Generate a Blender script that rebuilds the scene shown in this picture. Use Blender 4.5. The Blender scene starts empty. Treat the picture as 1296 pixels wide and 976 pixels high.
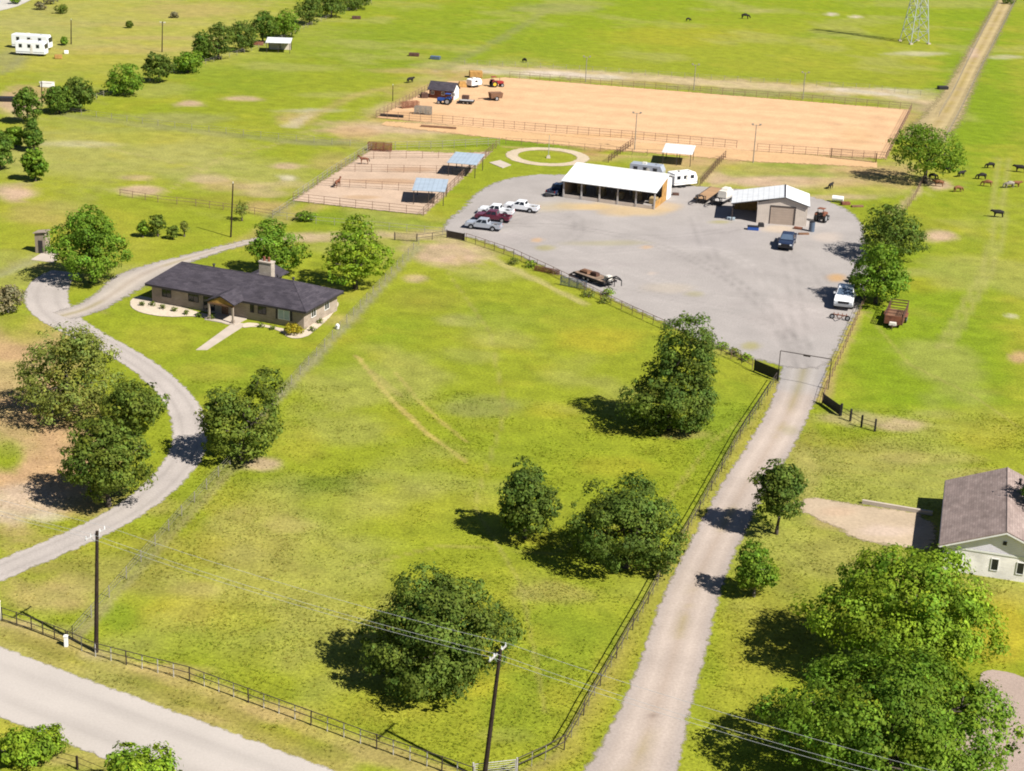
import bpy, bmesh, math, random
import numpy as np
from mathutils import Vector, Matrix
from mathutils.geometry import tessellate_polygon

# ---------------------------------------------------------------- camera, sky, sun, exposure
SC = bpy.context.scene
COL = SC.collection
PW, PH = 1296, 976                      # size of the survey photograph
FPX, PITCH, ROLL, CAMH = 2100.0, math.radians(20.5), math.radians(2.5), 72.0
_F = np.array([0, math.cos(PITCH), -math.sin(PITCH)])
_R0 = np.array([1.0, 0, 0]); _U0 = np.array([0, math.sin(PITCH), math.cos(PITCH)])
_R = math.cos(ROLL) * _R0 + math.sin(ROLL) * _U0
_U = -math.sin(ROLL) * _R0 + math.cos(ROLL) * _U0
cam = bpy.data.cameras.new('camera'); camo = bpy.data.objects.new('camera', cam); COL.objects.link(camo)
cam.sensor_width = 36.0; cam.lens = 36.0 * FPX / PW; cam.clip_start = 1.0; cam.clip_end = 20000
camo.matrix_world = Matrix(((_R[0], _U[0], -_F[0], 0), (_R[1], _U[1], -_F[1], 0), (_R[2], _U[2], -_F[2], CAMH), (0, 0, 0, 1)))
SC.camera = camo

SHADOW_AZ, SUN_EL = math.radians(144), math.radians(46)   # direction shadows fall, height of the sun
wd = bpy.data.worlds.new('World'); SC.world = wd; wd.use_nodes = True
_bg = wd.node_tree.nodes['Background']
_sky = wd.node_tree.nodes.new('ShaderNodeTexSky'); _sky.sky_type = 'NISHITA'; _sky.sun_disc = False
_sx, _sy = -math.cos(SHADOW_AZ), -math.sin(SHADOW_AZ)
_sky.air_density = 0.55; _sky.dust_density = 0.2; _sky.sun_elevation = SUN_EL; _sky.sun_rotation = math.atan2(_sx, _sy) % (2 * math.pi)
wd.node_tree.links.new(_sky.outputs[0], _bg.inputs[0]); _bg.inputs[1].default_value = 0.05
sl = bpy.data.lights.new('sun', 'SUN'); slo = bpy.data.objects.new('sun', sl); COL.objects.link(slo)
sl.energy = 5.0; sl.angle = math.radians(0.55); sl.color = (1.0, 0.955, 0.87)
slo.location = (0, 0, 120)
slo.rotation_euler = Vector((math.cos(SHADOW_AZ) * math.cos(SUN_EL), math.sin(SHADOW_AZ) * math.cos(SUN_EL), -math.sin(SUN_EL))).to_track_quat('-Z', 'Y').to_euler()
SC.view_settings.view_transform = 'Standard'; SC.view_settings.look = 'None'
SC.view_settings.exposure = 0.93; SC.view_settings.gamma = 1.0; SC.view_settings.use_curve_mapping = False
SC.render.engine = 'CYCLES'
SC.cycles.max_bounces = 6; SC.cycles.diffuse_bounces = 2; SC.cycles.transparent_max_bounces = 8
SC.cycles.filter_width = 1.9
SC.cycles.use_denoising = True
try: SC.cycles.denoiser = 'OPENIMAGEDENOISE'
except Exception: pass

# ---------------------------------------------------------------- survey helpers
def ray(x, y): return _F + _R * ((x - PW / 2) / FPX) - _U * ((y - PH / 2) / FPX)
def G(x, y, z=0.0):
    """ground (or height z) point surveyed at photo position x, y"""
    d = ray(x, y); t = (z - CAMH) / d[2]
    return Vector((d[0] * t, d[1] * t, z))
def depth(p): return float((np.array(p) - np.array((0, 0, CAMH))) @ _F)
def ppm(p): return FPX / depth(p)        # photo pixels per metre
def project(p):
    q = np.array(p, float) - np.array((0, 0, CAMH)); fw = q @ _F
    return PW / 2 + FPX * (q @ _R) / fw, PH / 2 - FPX * (q @ _U) / fw
def project_np(X, Y, Z=0.0):
    q = np.stack([X, Y, np.zeros_like(X) + Z - CAMH], -1); fw = np.maximum(q @ _F, 1e-3)
    return PW / 2 + FPX * (q @ _R) / fw, PH / 2 - FPX * (q @ _U) / fw, q @ _F
def height_at(base, ytop):
    lo, hi = 0.0, 80.0
    for _ in range(40):
        m = (lo + hi) / 2
        if project((base[0], base[1], m))[1] > ytop: lo = m
        else: hi = m
    return lo

# ---------------------------------------------------------------- colour
def s2l(c):
    c = c / 255.0
    return c / 12.92 if c <= 0.04045 else ((c + 0.055) / 1.055) ** 2.4
LITK = 2.05
def A(r, g, b, k=LITK):
    return (s2l(r) / k, s2l(g) / k, s2l(b) / k)

# ---------------------------------------------------------------- noise for layout and colour fields
def _hash(ix, iy, seed):
    h = (ix.astype(np.int64) * 374761393 + iy.astype(np.int64) * 668265263 + seed * 1442695041) & 0xFFFFFFFF
    h = ((h ^ (h >> 13)) * 1274126177) & 0xFFFFFFFF
    return ((h ^ (h >> 16)) & 0xFFFF) / 65535.0
def vnoise(x, y, scale, seed=0):
    x = np.asarray(x, float) / scale + 1000; y = np.asarray(y, float) / scale + 1000
    ix, iy = np.floor(x), np.floor(y); fx, fy = x - ix, y - iy
    fx = fx * fx * (3 - 2 * fx); fy = fy * fy * (3 - 2 * fy)
    a, b = _hash(ix, iy, seed), _hash(ix + 1, iy, seed); c, d = _hash(ix, iy + 1, seed), _hash(ix + 1, iy + 1, seed)
    return (a * (1 - fx) + b * fx) * (1 - fy) + (c * (1 - fx) + d * fx) * fy
def fbm(x, y, scale, seed=0, octv=4):
    v = 0; amp = 0.5; tot = 0
    for i in range(octv):
        v = v + amp * vnoise(x, y, scale / 2 ** i, seed + i * 17); tot += amp; amp *= 0.55
    return v / tot

# ---------------------------------------------------------------- materials
MATS = {}
def _nodes(name):
    m = bpy.data.materials.new(name); m.use_nodes = True; MATS[name] = m
    nt = m.node_tree; return m, nt, nt.nodes['Principled BSDF']
def mat(name, col, rough=0.7, metal=0.0, var=0.18, scale=1.5, bump=0.0, bscale=8.0, spec=0.3, var2=0.0, scale2=12.0):
    """plain procedural material: base colour broken up by two noises, optional fine relief"""
    m, nt, b = _nodes(name)
    b.inputs['Roughness'].default_value = rough; b.inputs['Metallic'].default_value = metal
    b.inputs['Specular IOR Level'].default_value = spec
    tc = nt.nodes.new('ShaderNodeTexCoord')
    n = nt.nodes.new('ShaderNodeTexNoise'); n.inputs['Scale'].default_value = scale; n.inputs['Detail'].default_value = 5
    nt.links.new(tc.outputs['Object'], n.inputs['Vector'])
    r = nt.nodes.new('ShaderNodeMapRange'); r.inputs['From Min'].default_value = 0.3; r.inputs['From Max'].default_value = 0.7
    r.inputs['To Min'].default_value = 1 - var; r.inputs['To Max'].default_value = 1 + var
    nt.links.new(n.outputs[0], r.inputs['Value'])
    fac = r.outputs[0]
    if var2:
        n2 = nt.nodes.new('ShaderNodeTexNoise'); n2.inputs['Scale'].default_value = scale2; n2.inputs['Detail'].default_value = 3
        nt.links.new(tc.outputs['Object'], n2.inputs['Vector'])
        r2 = nt.nodes.new('ShaderNodeMapRange'); r2.inputs['From Min'].default_value = 0.3; r2.inputs['From Max'].default_value = 0.7
        r2.inputs['To Min'].default_value = 1 - var2; r2.inputs['To Max'].default_value = 1 + var2
        nt.links.new(n2.outputs[0], r2.inputs['Value'])
        mm = nt.nodes.new('ShaderNodeMath'); mm.operation = 'MULTIPLY'; nt.links.new(fac, mm.inputs[0]); nt.links.new(r2.outputs[0], mm.inputs[1]); fac = mm.outputs[0]
    vm = nt.nodes.new('ShaderNodeVectorMath'); vm.operation = 'SCALE'; vm.inputs[0].default_value = col
    nt.links.new(fac, vm.inputs['Scale']); nt.links.new(vm.outputs[0], b.inputs['Base Color'])
    if bump:
        bn = nt.nodes.new('ShaderNodeTexNoise'); bn.inputs['Scale'].default_value = bscale; bn.inputs['Detail'].default_value = 4
        nt.links.new(tc.outputs['Object'], bn.inputs['Vector'])
        bp = nt.nodes.new('ShaderNodeBump'); bp.inputs['Strength'].default_value = bump; bp.inputs['Distance'].default_value = 0.1
        nt.links.new(bn.outputs[0], bp.inputs['Height']); nt.links.new(bp.outputs[0], b.inputs['Normal'])
    return m
def mat_attr(name, rough=0.9, v1=0.17, s1=0.35, v2=0.30, s2=3.0, bump=0.5, bscale=4.0, spec=0.1):
    """ground-like material: colour from the 'col' attribute, broken up by two noises in world metres"""
    m, nt, b = _nodes(name)
    b.inputs['Roughness'].default_value = rough; b.inputs['Specular IOR Level'].default_value = spec
    at = nt.nodes.new('ShaderNodeAttribute'); at.attribute_name = 'col'
    tc = nt.nodes.new('ShaderNodeTexCoord'); fac = None
    for v, s, d in ((v1, s1, 5), (v2, s2, 4)):
        n = nt.nodes.new('ShaderNodeTexNoise'); n.inputs['Scale'].default_value = s; n.inputs['Detail'].default_value = d; n.inputs['Roughness'].default_value = 0.65
        nt.links.new(tc.outputs['Object'], n.inputs['Vector'])
        r = nt.nodes.new('ShaderNodeMapRange'); r.inputs['From Min'].default_value = 0.3; r.inputs['From Max'].default_value = 0.7
        r.inputs['To Min'].default_value = 1 - v; r.inputs['To Max'].default_value = 1 + v
        nt.links.new(n.outputs[0], r.inputs['Value'])
        if fac is None: fac = r.outputs[0]
        else:
            mm = nt.nodes.new('ShaderNodeMath'); mm.operation = 'MULTIPLY'; nt.links.new(fac, mm.inputs[0]); nt.links.new(r.outputs[0], mm.inputs[1]); fac = mm.outputs[0]
    vm = nt.nodes.new('ShaderNodeVectorMath'); vm.operation = 'SCALE'
    nt.links.new(at.outputs['Color'], vm.inputs[0]); nt.links.new(fac, vm.inputs['Scale']); nt.links.new(vm.outputs[0], b.inputs['Base Color'])
    if bump:
        bn = nt.nodes.new('ShaderNodeTexNoise'); bn.inputs['Scale'].default_value = bscale; bn.inputs['Detail'].default_value = 5; bn.inputs['Roughness'].default_value = 0.7
        nt.links.new(tc.outputs['Object'], bn.inputs['Vector'])
        bp = nt.nodes.new('ShaderNodeBump'); bp.inputs['Strength'].default_value = bump; bp.inputs['Distance'].default_value = 0.15
        nt.links.new(bn.outputs[0], bp.inputs['Height']); nt.links.new(bp.outputs[0], b.inputs['Normal'])
    return m
def ragged(m):
    """let a loose surface thin out raggedly at its rim: 'edge' is the distance inside the rim over the raggedness"""
    nt = m.node_tree; b = nt.nodes['Principled BSDF']; out = nt.nodes['Material Output']
    at = nt.nodes.new('ShaderNodeAttribute'); at.attribute_name = 'edge'; tc = nt.nodes.new('ShaderNodeTexCoord')
    n = nt.nodes.new('ShaderNodeTexNoise'); n.inputs['Scale'].default_value = 0.9; n.inputs['Detail'].default_value = 8; n.inputs['Roughness'].default_value = 0.72
    nt.links.new(tc.outputs['Object'], n.inputs['Vector'])
    r = nt.nodes.new('ShaderNodeMapRange'); r.clamp = False; r.inputs['From Min'].default_value = 0.25; r.inputs['From Max'].default_value = 0.75; r.inputs['To Min'].default_value = -1; r.inputs['To Max'].default_value = 1
    nt.links.new(n.outputs[0], r.inputs['Value'])
    a = nt.nodes.new('ShaderNodeMath'); a.operation = 'ADD'; nt.links.new(at.outputs['Fac'], a.inputs[0]); nt.links.new(r.outputs[0], a.inputs[1])
    c = nt.nodes.new('ShaderNodeMapRange'); c.inputs['From Min'].default_value = -0.35; c.inputs['From Max'].default_value = 0.35; nt.links.new(a.outputs[0], c.inputs['Value'])
    tr = nt.nodes.new('ShaderNodeBsdfTransparent'); mx = nt.nodes.new('ShaderNodeMixShader')
    nt.links.new(c.outputs[0], mx.inputs[0]); nt.links.new(tr.outputs[0], mx.inputs[1]); nt.links.new(b.outputs[0], mx.inputs[2]); nt.links.new(mx.outputs[0], out.inputs['Surface'])
def mat_leaf(name, col, trans=0.28):
    m, nt, b = _nodes(name); out = nt.nodes['Material Output']
    at = nt.nodes.new('ShaderNodeAttribute'); at.attribute_name = 'col'
    vm = nt.nodes.new('ShaderNodeVectorMath'); vm.operation = 'MULTIPLY'; vm.inputs[1].default_value = col
    nt.links.new(at.outputs['Color'], vm.inputs[0])
    b.inputs['Roughness'].default_value = 0.6; b.inputs['Specular IOR Level'].default_value = 0.08
    nt.links.new(vm.outputs[0], b.inputs['Base Color'])
    tr = nt.nodes.new('ShaderNodeBsdfTranslucent')
    vt = nt.nodes.new('ShaderNodeVectorMath'); vt.operation = 'MULTIPLY'; vt.inputs[1].default_value = (1.25, 1.35, 0.6)
    nt.links.new(vm.outputs[0], vt.inputs[0]); nt.links.new(vt.outputs[0], tr.inputs['Color'])
    mx = nt.nodes.new('ShaderNodeMixShader'); mx.inputs[0].default_value = trans
    nt.links.new(b.outputs[0], mx.inputs[1]); nt.links.new(tr.outputs[0], mx.inputs[2]); nt.links.new(mx.outputs[0], out.inputs['Surface'])
    return m
def mat_siding(name, col, axis='Z', pitch=0.2, amt=0.25, rough=0.6, metal=0.0, var=0.08):
    """boards or ribs: a repeating groove along one object axis, in relief and slightly in tone"""
    m, nt, b = _nodes(name); b.inputs['Roughness'].default_value = rough; b.inputs['Metallic'].default_value = metal
    tc = nt.nodes.new('ShaderNodeTexCoord'); sp = nt.nodes.new('ShaderNodeSeparateXYZ'); nt.links.new(tc.outputs['Object'], sp.inputs[0])
    d = nt.nodes.new('ShaderNodeMath'); d.operation = 'DIVIDE'; d.inputs[1].default_value = pitch; nt.links.new(sp.outputs[axis], d.inputs[0])
    f = nt.nodes.new('ShaderNodeMath'); f.operation = 'FRACT'; nt.links.new(d.outputs[0], f.inputs[0])
    bp = nt.nodes.new('ShaderNodeBump'); bp.inputs['Strength'].default_value = amt; bp.inputs['Distance'].default_value = 0.05
    nt.links.new(f.outputs[0], bp.inputs['Height']); nt.links.new(bp.outputs[0], b.inputs['Normal'])
    n = nt.nodes.new('ShaderNodeTexNoise'); n.inputs['Scale'].default_value = 0.9; n.inputs['Detail'].default_value = 6
    nt.links.new(tc.outputs['Object'], n.inputs['Vector'])
    r = nt.nodes.new('ShaderNodeMapRange'); r.inputs['From Min'].default_value = 0.3; r.inputs['From Max'].default_value = 0.7; r.inputs['To Min'].default_value = 1 - var; r.inputs['To Max'].default_value = 1 + var
    nt.links.new(n.outputs[0], r.inputs['Value'])
    sm = nt.nodes.new('ShaderNodeMapRange'); sm.inputs['From Min'].default_value = 0.80; sm.inputs['From Max'].default_value = 0.92; sm.inputs['To Min'].default_value = 1.0; sm.inputs['To Max'].default_value = 0.78; nt.links.new(f.outputs[0], sm.inputs['Value'])
    mu = nt.nodes.new('ShaderNodeMath'); mu.operation = 'MULTIPLY'; nt.links.new(r.outputs[0], mu.inputs[0]); nt.links.new(sm.outputs[0], mu.inputs[1])
    vm = nt.nodes.new('ShaderNodeVectorMath'); vm.operation = 'SCALE'; vm.inputs[0].default_value = col
    nt.links.new(mu.outputs[0], vm.inputs['Scale']); nt.links.new(vm.outputs[0], b.inputs['Base Color'])
    return m
def mat_bricks(name, c1, c2, mortar, w=0.4, h=0.15, rough=0.85):
    m, nt, b = _nodes(name); b.inputs['Roughness'].default_value = rough; b.inputs['Specular IOR Level'].default_value = 0.15
    tc = nt.nodes.new('ShaderNodeTexCoord'); br = nt.nodes.new('ShaderNodeTexBrick')
    mp = nt.nodes.new('ShaderNodeVectorMath'); mp.operation = 'ADD'
    nt.links.new(tc.outputs['UV'], br.inputs['Vector'])
    br.inputs['Scale'].default_value = 1.0; br.inputs['Brick Width'].default_value = w; br.inputs['Row Height'].default_value = h; br.inputs['Mortar Size'].default_value = 0.012
    br.inputs['Color1'].default_value = (*c1, 1); br.inputs['Color2'].default_value = (*c2, 1); br.inputs['Mortar'].default_value = (*mortar, 1)
    n = nt.nodes.new('ShaderNodeTexNoise'); n.inputs['Scale'].default_value = 0.7; n.inputs['Detail'].default_value = 6
    nt.links.new(tc.outputs['Object'], n.inputs['Vector'])
    r = nt.nodes.new('ShaderNodeMapRange'); r.inputs['From Min'].default_value = 0.3; r.inputs['From Max'].default_value = 0.7; r.inputs['To Min'].default_value = 0.82; r.inputs['To Max'].default_value = 1.18
    nt.links.new(n.outputs[0], r.inputs['Value'])
    vm = nt.nodes.new('ShaderNodeVectorMath'); vm.operation = 'SCALE'; nt.links.new(br.outputs['Color'], vm.inputs[0]); nt.links.new(r.outputs[0], vm.inputs['Scale'])
    nt.links.new(vm.outputs[0], b.inputs['Base Color'])
    bp = nt.nodes.new('ShaderNodeBump'); bp.inputs['Strength'].default_value = 0.4; bp.inputs['Distance'].default_value = 0.02; bp.invert = True
    nt.links.new(br.outputs['Fac'], bp.inputs['Height']); nt.links.new(bp.outputs[0], b.inputs['Normal'])
    return m

M = MATS
mat_attr('ground'); mat_attr('dirt_cover', v1=0.10, s1=0.25, v2=0.14, s2=2.5, bump=0.25)
mat_attr('gravel', v1=0.09, s1=0.16, v2=0.13, s2=4.0, bump=0.3, bscale=9)
mat_attr('asphalt', v1=0.05, s1=0.15, v2=0.06, s2=5.0, bump=0.15, bscale=12)
for _n in ('dirt_cover', 'gravel', 'asphalt'): ragged(MATS[_n])
mat_leaf('grass_blade', (1, 1, 1), 0.5)
mat('concrete', A(232, 216, 200), 0.85, var=0.08, scale=0.6, var2=0.05)
mat('bark', (0.075, 0.06, 0.048), 0.95, var=0.3, scale=3)
mat('bark_pale', (0.17, 0.15, 0.125), 0.95, var=0.3, scale=3)
mat('pole_wood', (0.030, 0.021, 0.017), 0.95, var=0.3, scale=4, spec=0.1)
mat('grey_wood', (0.36, 0.34, 0.33), 0.9, var=0.2, scale=4)
mat('deck_wood', A(205, 165, 125), 0.85, var=0.2, scale=2)
mat('shaded_straw', (0.26, 0.19, 0.10), 0.95, var=0.25, scale=1.5)  # straw colour darkened to deepen the shade inside the open barn bays
mat('worn_deck', (0.22, 0.155, 0.11), 0.9, var=0.35, scale=1.2)
mat('hay_wood', A(215, 165, 95), 0.9, var=0.25, scale=1.5)
mat('brown_wood', (0.16, 0.085, 0.05), 0.9, var=0.25, scale=2)
mat('black_steel', (0.016, 0.015, 0.017), 0.55, var=0.25, scale=2)
mat('fence_pipe', (0.045, 0.034, 0.030), 0.7, var=0.3, scale=3)
mat('fence_pipe_rust', (0.17, 0.105, 0.075), 0.8, var=0.3, scale=3)
mat('fence_grey', (0.22, 0.20, 0.17), 0.8, var=0.3, scale=3)
mat('tpost', (0.50, 0.48, 0.45), 0.7, var=0.15, scale=3)
mat('rust', (0.16, 0.06, 0.035), 0.85, var=0.35, scale=1.5)
mat('rust_dark', (0.075, 0.038, 0.028), 0.8, var=0.35, scale=1.5)
mat('galvanised', (0.42, 0.45, 0.46), 0.45, 0.6, var=0.12)
mat('wire', (0.42, 0.43, 0.45), 0.5, 0.0, var=0.05)
mat('insulator', (0.7, 0.72, 0.75), 0.3, var=0.05)
mat_siding('white_metal_roof', (0.62, 0.63, 0.645), 'X', 0.9, 0.5, 0.45, var=0.09)
mat_siding('blue_grey_roof', (0.30, 0.36, 0.43), 'X', 0.8, 0.25, 0.4, var=0.10)
mat_siding('grey_metal_wall', (0.52, 0.45, 0.39), 'X', 0.3, 0.3, 0.6)
mat_siding('tan_metal_wall', A(225, 190, 150), 'X', 0.3, 0.3, 0.6)
mat_siding('white_metal_wall', (0.62, 0.59, 0.55), 'Y', 0.3, 0.2, 0.6)
mat_siding('roller_door', (0.33, 0.26, 0.21), 'Z', 0.45, 0.5, 0.6)
mat_siding('pale_siding', (0.78, 0.73, 0.88), 'Z', 0.18, 0.35, 0.6)
mat('white_paint', (0.72, 0.71, 0.70), 0.5, var=0.05)
mat('well_wall', (0.26, 0.21, 0.17), 0.8, var=0.15)
mat('off_white', (0.55, 0.52, 0.47), 0.6, var=0.08)
mat('dark_trim', (0.03, 0.026, 0.03), 0.6, var=0.1)
mat('glass_dark', (0.014, 0.017, 0.022), 0.08, var=0.1, spec=0.5)
mat('glass_blue', (0.07, 0.10, 0.15), 0.05, var=0.1, spec=0.6)
mat('window_pale', (0.33, 0.40, 0.45), 0.12, var=0.1, spec=0.5)
mat('interior_dark', (0.055, 0.05, 0.05), 0.9, var=0.2)
mat('tyre', (0.012, 0.012, 0.013), 0.85, var=0.1)
mat('rim', (0.34, 0.35, 0.37), 0.4, 0.5, var=0.1)
mat('car_white', (0.70, 0.71, 0.74), 0.25, var=0.03, spec=0.5)
mat('car_silver', (0.40, 0.43, 0.49), 0.28, 0.3, var=0.03, spec=0.5)
mat('car_maroon', (0.10, 0.018, 0.035), 0.25, var=0.05, spec=0.5)
mat('car_navy', (0.015, 0.024, 0.055), 0.22, var=0.05, spec=0.5)
mat('lamp_clear', (0.6, 0.62, 0.65), 0.15, var=0.05, spec=0.6)
mat('lamp_red', (0.30, 0.015, 0.015), 0.2, var=0.05)
mat('blue_paint', (0.02, 0.07, 0.28), 0.35, var=0.1)
mat('red_paint', (0.26, 0.025, 0.025), 0.4, var=0.15)
mat('yellow_paint', (0.50, 0.34, 0.03), 0.45, var=0.15)
mat('sand_cover', A(252, 200, 150), 0.95, var=0.05)
mat('stone_cream', A(245, 226, 205), 0.9, var=0.12, scale=0.9)
mat('cow_black', (0.012, 0.010, 0.010), 0.8, var=0.2); mat('cow_brown', (0.17, 0.07, 0.03), 0.8, var=0.25)
mat('cow_grey', (0.24, 0.21, 0.18), 0.8, var=0.25); mat('horse_bay', (0.13, 0.045, 0.022), 0.7, var=0.2); mat('mane', (0.02, 0.014, 0.012), 0.8)
mat_bricks('shingle_dark', (0.040, 0.035, 0.045), (0.062, 0.054, 0.066), (0.024, 0.021, 0.027), 0.9, 0.32)
mat_bricks('shingle_brown', (0.215, 0.165, 0.15), (0.28, 0.22, 0.20), (0.15, 0.115, 0.108), 0.7, 0.26)
mat_bricks('tan_brick', (0.25, 0.20, 0.155), (0.31, 0.25, 0.20), (0.30, 0.27, 0.23), 0.5, 0.16)
mat_bricks('white_brick', (0.70, 0.66, 0.64), (0.78, 0.74, 0.72), (0.68, 0.65, 0.63), 0.5, 0.16)
mat_bricks('chimney_stone', (0.34, 0.29, 0.24), (0.42, 0.36, 0.30), (0.25, 0.22, 0.19), 0.5, 0.25)
# ---------------------------------------------------------------- object helpers
def tag(o, label=None, cat=None, group=None, kind=None):
    if label: o['label'] = label
    if cat: o['category'] = cat
    if group: o['group'] = group
    if kind: o['kind'] = kind
    return o
def thing(name, label, cat, loc=(0, 0, 0), rotz=0.0, group=None):
    o = bpy.data.objects.new(name, None); COL.objects.link(o); o.empty_display_size = 0.3
    o.location = loc; o.rotation_euler = (0, 0, rotz)
    return tag(o, label, cat, group)
class MB:
    """collects shapes in one mesh"""
    def __init__(s): s.v = []; s.f = []; s.mi = []
    def add(s, vs, fs, mi=0):
        n = len(s.v); s.v += [tuple(p) for p in vs]; s.f += [tuple(i + n for i in f) for f in fs]; s.mi += [mi] * len(fs); return s
    def box(s, c, d, rz=0.0, taper=1.0, mi=0):
        hx, hy, hz = d[0] / 2, d[1] / 2, d[2] / 2; cs, sn = math.cos(rz), math.sin(rz); vs = []
        for z, t in ((-hz, 1), (hz, taper)):
            for x, y in ((-hx, -hy), (hx, -hy), (hx, hy), (-hx, hy)):
                x *= t; y *= t
                vs.append((c[0] + x * cs - y * sn, c[1] + x * sn + y * cs, c[2] + z))
        return s.add(vs, [(3, 2, 1, 0), (4, 5, 6, 7), (0, 1, 5, 4), (1, 2, 6, 5), (2, 3, 7, 6), (3, 0, 4, 7)], mi)
    def span(s, x0, x1, y0, y1, z0, z1, mi=0): return s.box(((x0 + x1) / 2, (y0 + y1) / 2, (z0 + z1) / 2), (x1 - x0, y1 - y0, z1 - z0), mi=mi)
    def tube(s, a, b, r0, r1=None, n=6, cap=True, mi=0):
        a, b = Vector(a), Vector(b); r1 = r0 if r1 is None else r1
        w = (b - a).normalized(); u = w.orthogonal().normalized(); q = w.cross(u); vs = []
        for p, r in ((a, r0), (b, r1)):
            for k in range(n):
                t = 2 * math.pi * k / n; vs.append(p + u * (r * math.cos(t)) + q * (r * math.sin(t)))
        fs = [(k, (k + 1) % n, n + (k + 1) % n, n + k) for k in range(n)]
        if cap: fs += [tuple(range(n - 1, -1, -1)), tuple(range(n, 2 * n))]
        return s.add(vs, fs, mi)
    def path(s, pts, rad, n=6, mi=0):
        for i in range(len(pts) - 1):
            r0 = rad[i] if isinstance(rad, (list, tuple)) else rad; r1 = rad[i + 1] if isinstance(rad, (list, tuple)) else rad
            s.tube(pts[i], pts[i + 1], r0, r1, n, True, mi)
        return s
    def prism(s, poly, y0, y1, mi=0, scale1=None):
        """polygon in x,z extruded along y"""
        n = len(poly); vs = [(p[0], y0, p[1]) for p in poly] + [(p[0], y1, p[1]) for p in poly]
        fs = [(i, (i + 1) % n, n + (i + 1) % n, n + i) for i in range(n)] + [tuple(range(n - 1, -1, -1)), tuple(range(n, 2 * n))]
        return s.add(vs, fs, mi)
    def prism_x(s, poly, x0, x1, mi=0):
        """polygon in y,z extruded along x"""
        n = len(poly); vs = [(x0, p[0], p[1]) for p in poly] + [(x1, p[0], p[1]) for p in poly]
        fs = [(i, (i + 1) % n, n + (i + 1) % n, n + i) for i in range(n)] + [tuple(range(n - 1, -1, -1)), tuple(range(n, 2 * n))]
        return s.add(vs, fs, mi)
    def poly(s, pts, mi=0): return s.add(pts, [tuple(range(len(pts)))], mi)
    def slab(s, quad, t, mi=0):
        """a flat panel of thickness t standing up from a planar quad (normal up)"""
        q = [Vector(p) for p in quad]; n = (q[1] - q[0]).cross(q[2] - q[0]).normalized() * t
        if n.z < 0: n = -n
        k = len(q); vs = q + [p + n for p in q]
        return s.add(vs, [tuple(range(k - 1, -1, -1)), tuple(range(k, 2 * k))] + [(i, (i + 1) % k, k + (i + 1) % k, k + i) for i in range(k)], mi)
    def wheel(s, c, r, w, n=14, mi=0):
        return s.tube((c[0], c[1] - w / 2, c[2]), (c[0], c[1] + w / 2, c[2]), r, r, n, True, mi)
    def mesh(s, name, mats, uv=False, bevel=0.0, smooth=False):
        me = bpy.data.meshes.new(name); me.from_pydata(s.v, [], s.f)
        for m in (mats if isinstance(mats, (list, tuple)) else [mats]): me.materials.append(MATS[m] if isinstance(m, str) else m)
        bm = bmesh.new(); bm.from_mesh(me); bmesh.ops.recalc_face_normals(bm, faces=bm.faces)
        if bevel: bmesh.ops.bevel(bm, geom=bm.edges[:] , offset=bevel, segments=1, affect='EDGES', profile=0.5)
        bm.to_mesh(me); bm.free()
        if not bevel and len(s.mi) == len(me.polygons): me.polygons.foreach_set('material_index', s.mi)
        if smooth: me.polygons.foreach_set('use_smooth', [True] * len(me.polygons))
        if uv:
            ul = me.uv_layers.new(name='UVMap')
            for p in me.polygons:
                nx, ny, nz = p.normal
                if abs(nz) > 0.98: ux, uy = Vector((1, 0, 0)), Vector((0, 1, 0))
                else:
                    ux = Vector((-ny, nx, 0)).normalized(); uy = Vector(p.normal).cross(ux)
                for li in p.loop_indices:
                    co = me.vertices[me.loops[li].vertex_index].co; ul.data[li].uv = (co.dot(ux), co.dot(uy))
        return me
    def build(s, name, mats, parent=None, uv=False, bevel=0.0, smooth=False, loc=None, rotz=0.0):
        o = bpy.data.objects.new(name, s.mesh(name, mats, uv, bevel, smooth)); COL.objects.link(o)
        if parent is not None: o.parent = parent
        if loc is not None: o.location = loc
        if rotz: o.rotation_euler = (0, 0, rotz)
        return o
def link(name, me, parent=None, loc=(0, 0, 0), rotz=0.0):
    o = bpy.data.objects.new(name, me); COL.objects.link(o); o.parent = parent; o.location = loc; o.rotation_euler = (0, 0, rotz); return o
def copy_tree(o, parent=None):
    c = o.copy(); COL.objects.link(c); c.parent = parent
    for ch in [x for x in bpy.data.objects if x.parent == o]: copy_tree(ch, c)
    return c
def npmesh(name, V, F, matname, col=None, smooth=False):
    """fast mesh from arrays; F is (n,k); col is per vertex"""
    me = bpy.data.meshes.new(name); V = np.asarray(V, np.float32); F = np.asarray(F, np.int32)
    me.vertices.add(len(V)); me.vertices.foreach_set('co', V.ravel())
    k = F.shape[1]; me.loops.add(F.size); me.loops.foreach_set('vertex_index', F.ravel())
    me.polygons.add(len(F)); me.polygons.foreach_set('loop_start', np.arange(0, F.size, k, dtype=np.int32)); me.polygons.foreach_set('loop_total', np.full(len(F), k, np.int32))
    if smooth: me.polygons.foreach_set('use_smooth', np.ones(len(F), bool))
    me.update(calc_edges=True)
    if col is not None:
        at = me.attributes.new('col', 'FLOAT_COLOR', 'POINT'); c = np.ones((len(V), 4), np.float32); c[:, :3] = col; at.data.foreach_set('color', c.ravel())
    me.materials.append(MATS[matname]); me.validate()
    return me
def add_np(name, V, F, matname, col=None, parent=None, smooth=False):
    o = bpy.data.objects.new(name, npmesh(name, V, F, matname, col, smooth)); COL.objects.link(o); o.parent = parent; return o
def ang2(a, b): return math.atan2(b[1] - a[1], b[0] - a[0])
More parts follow.
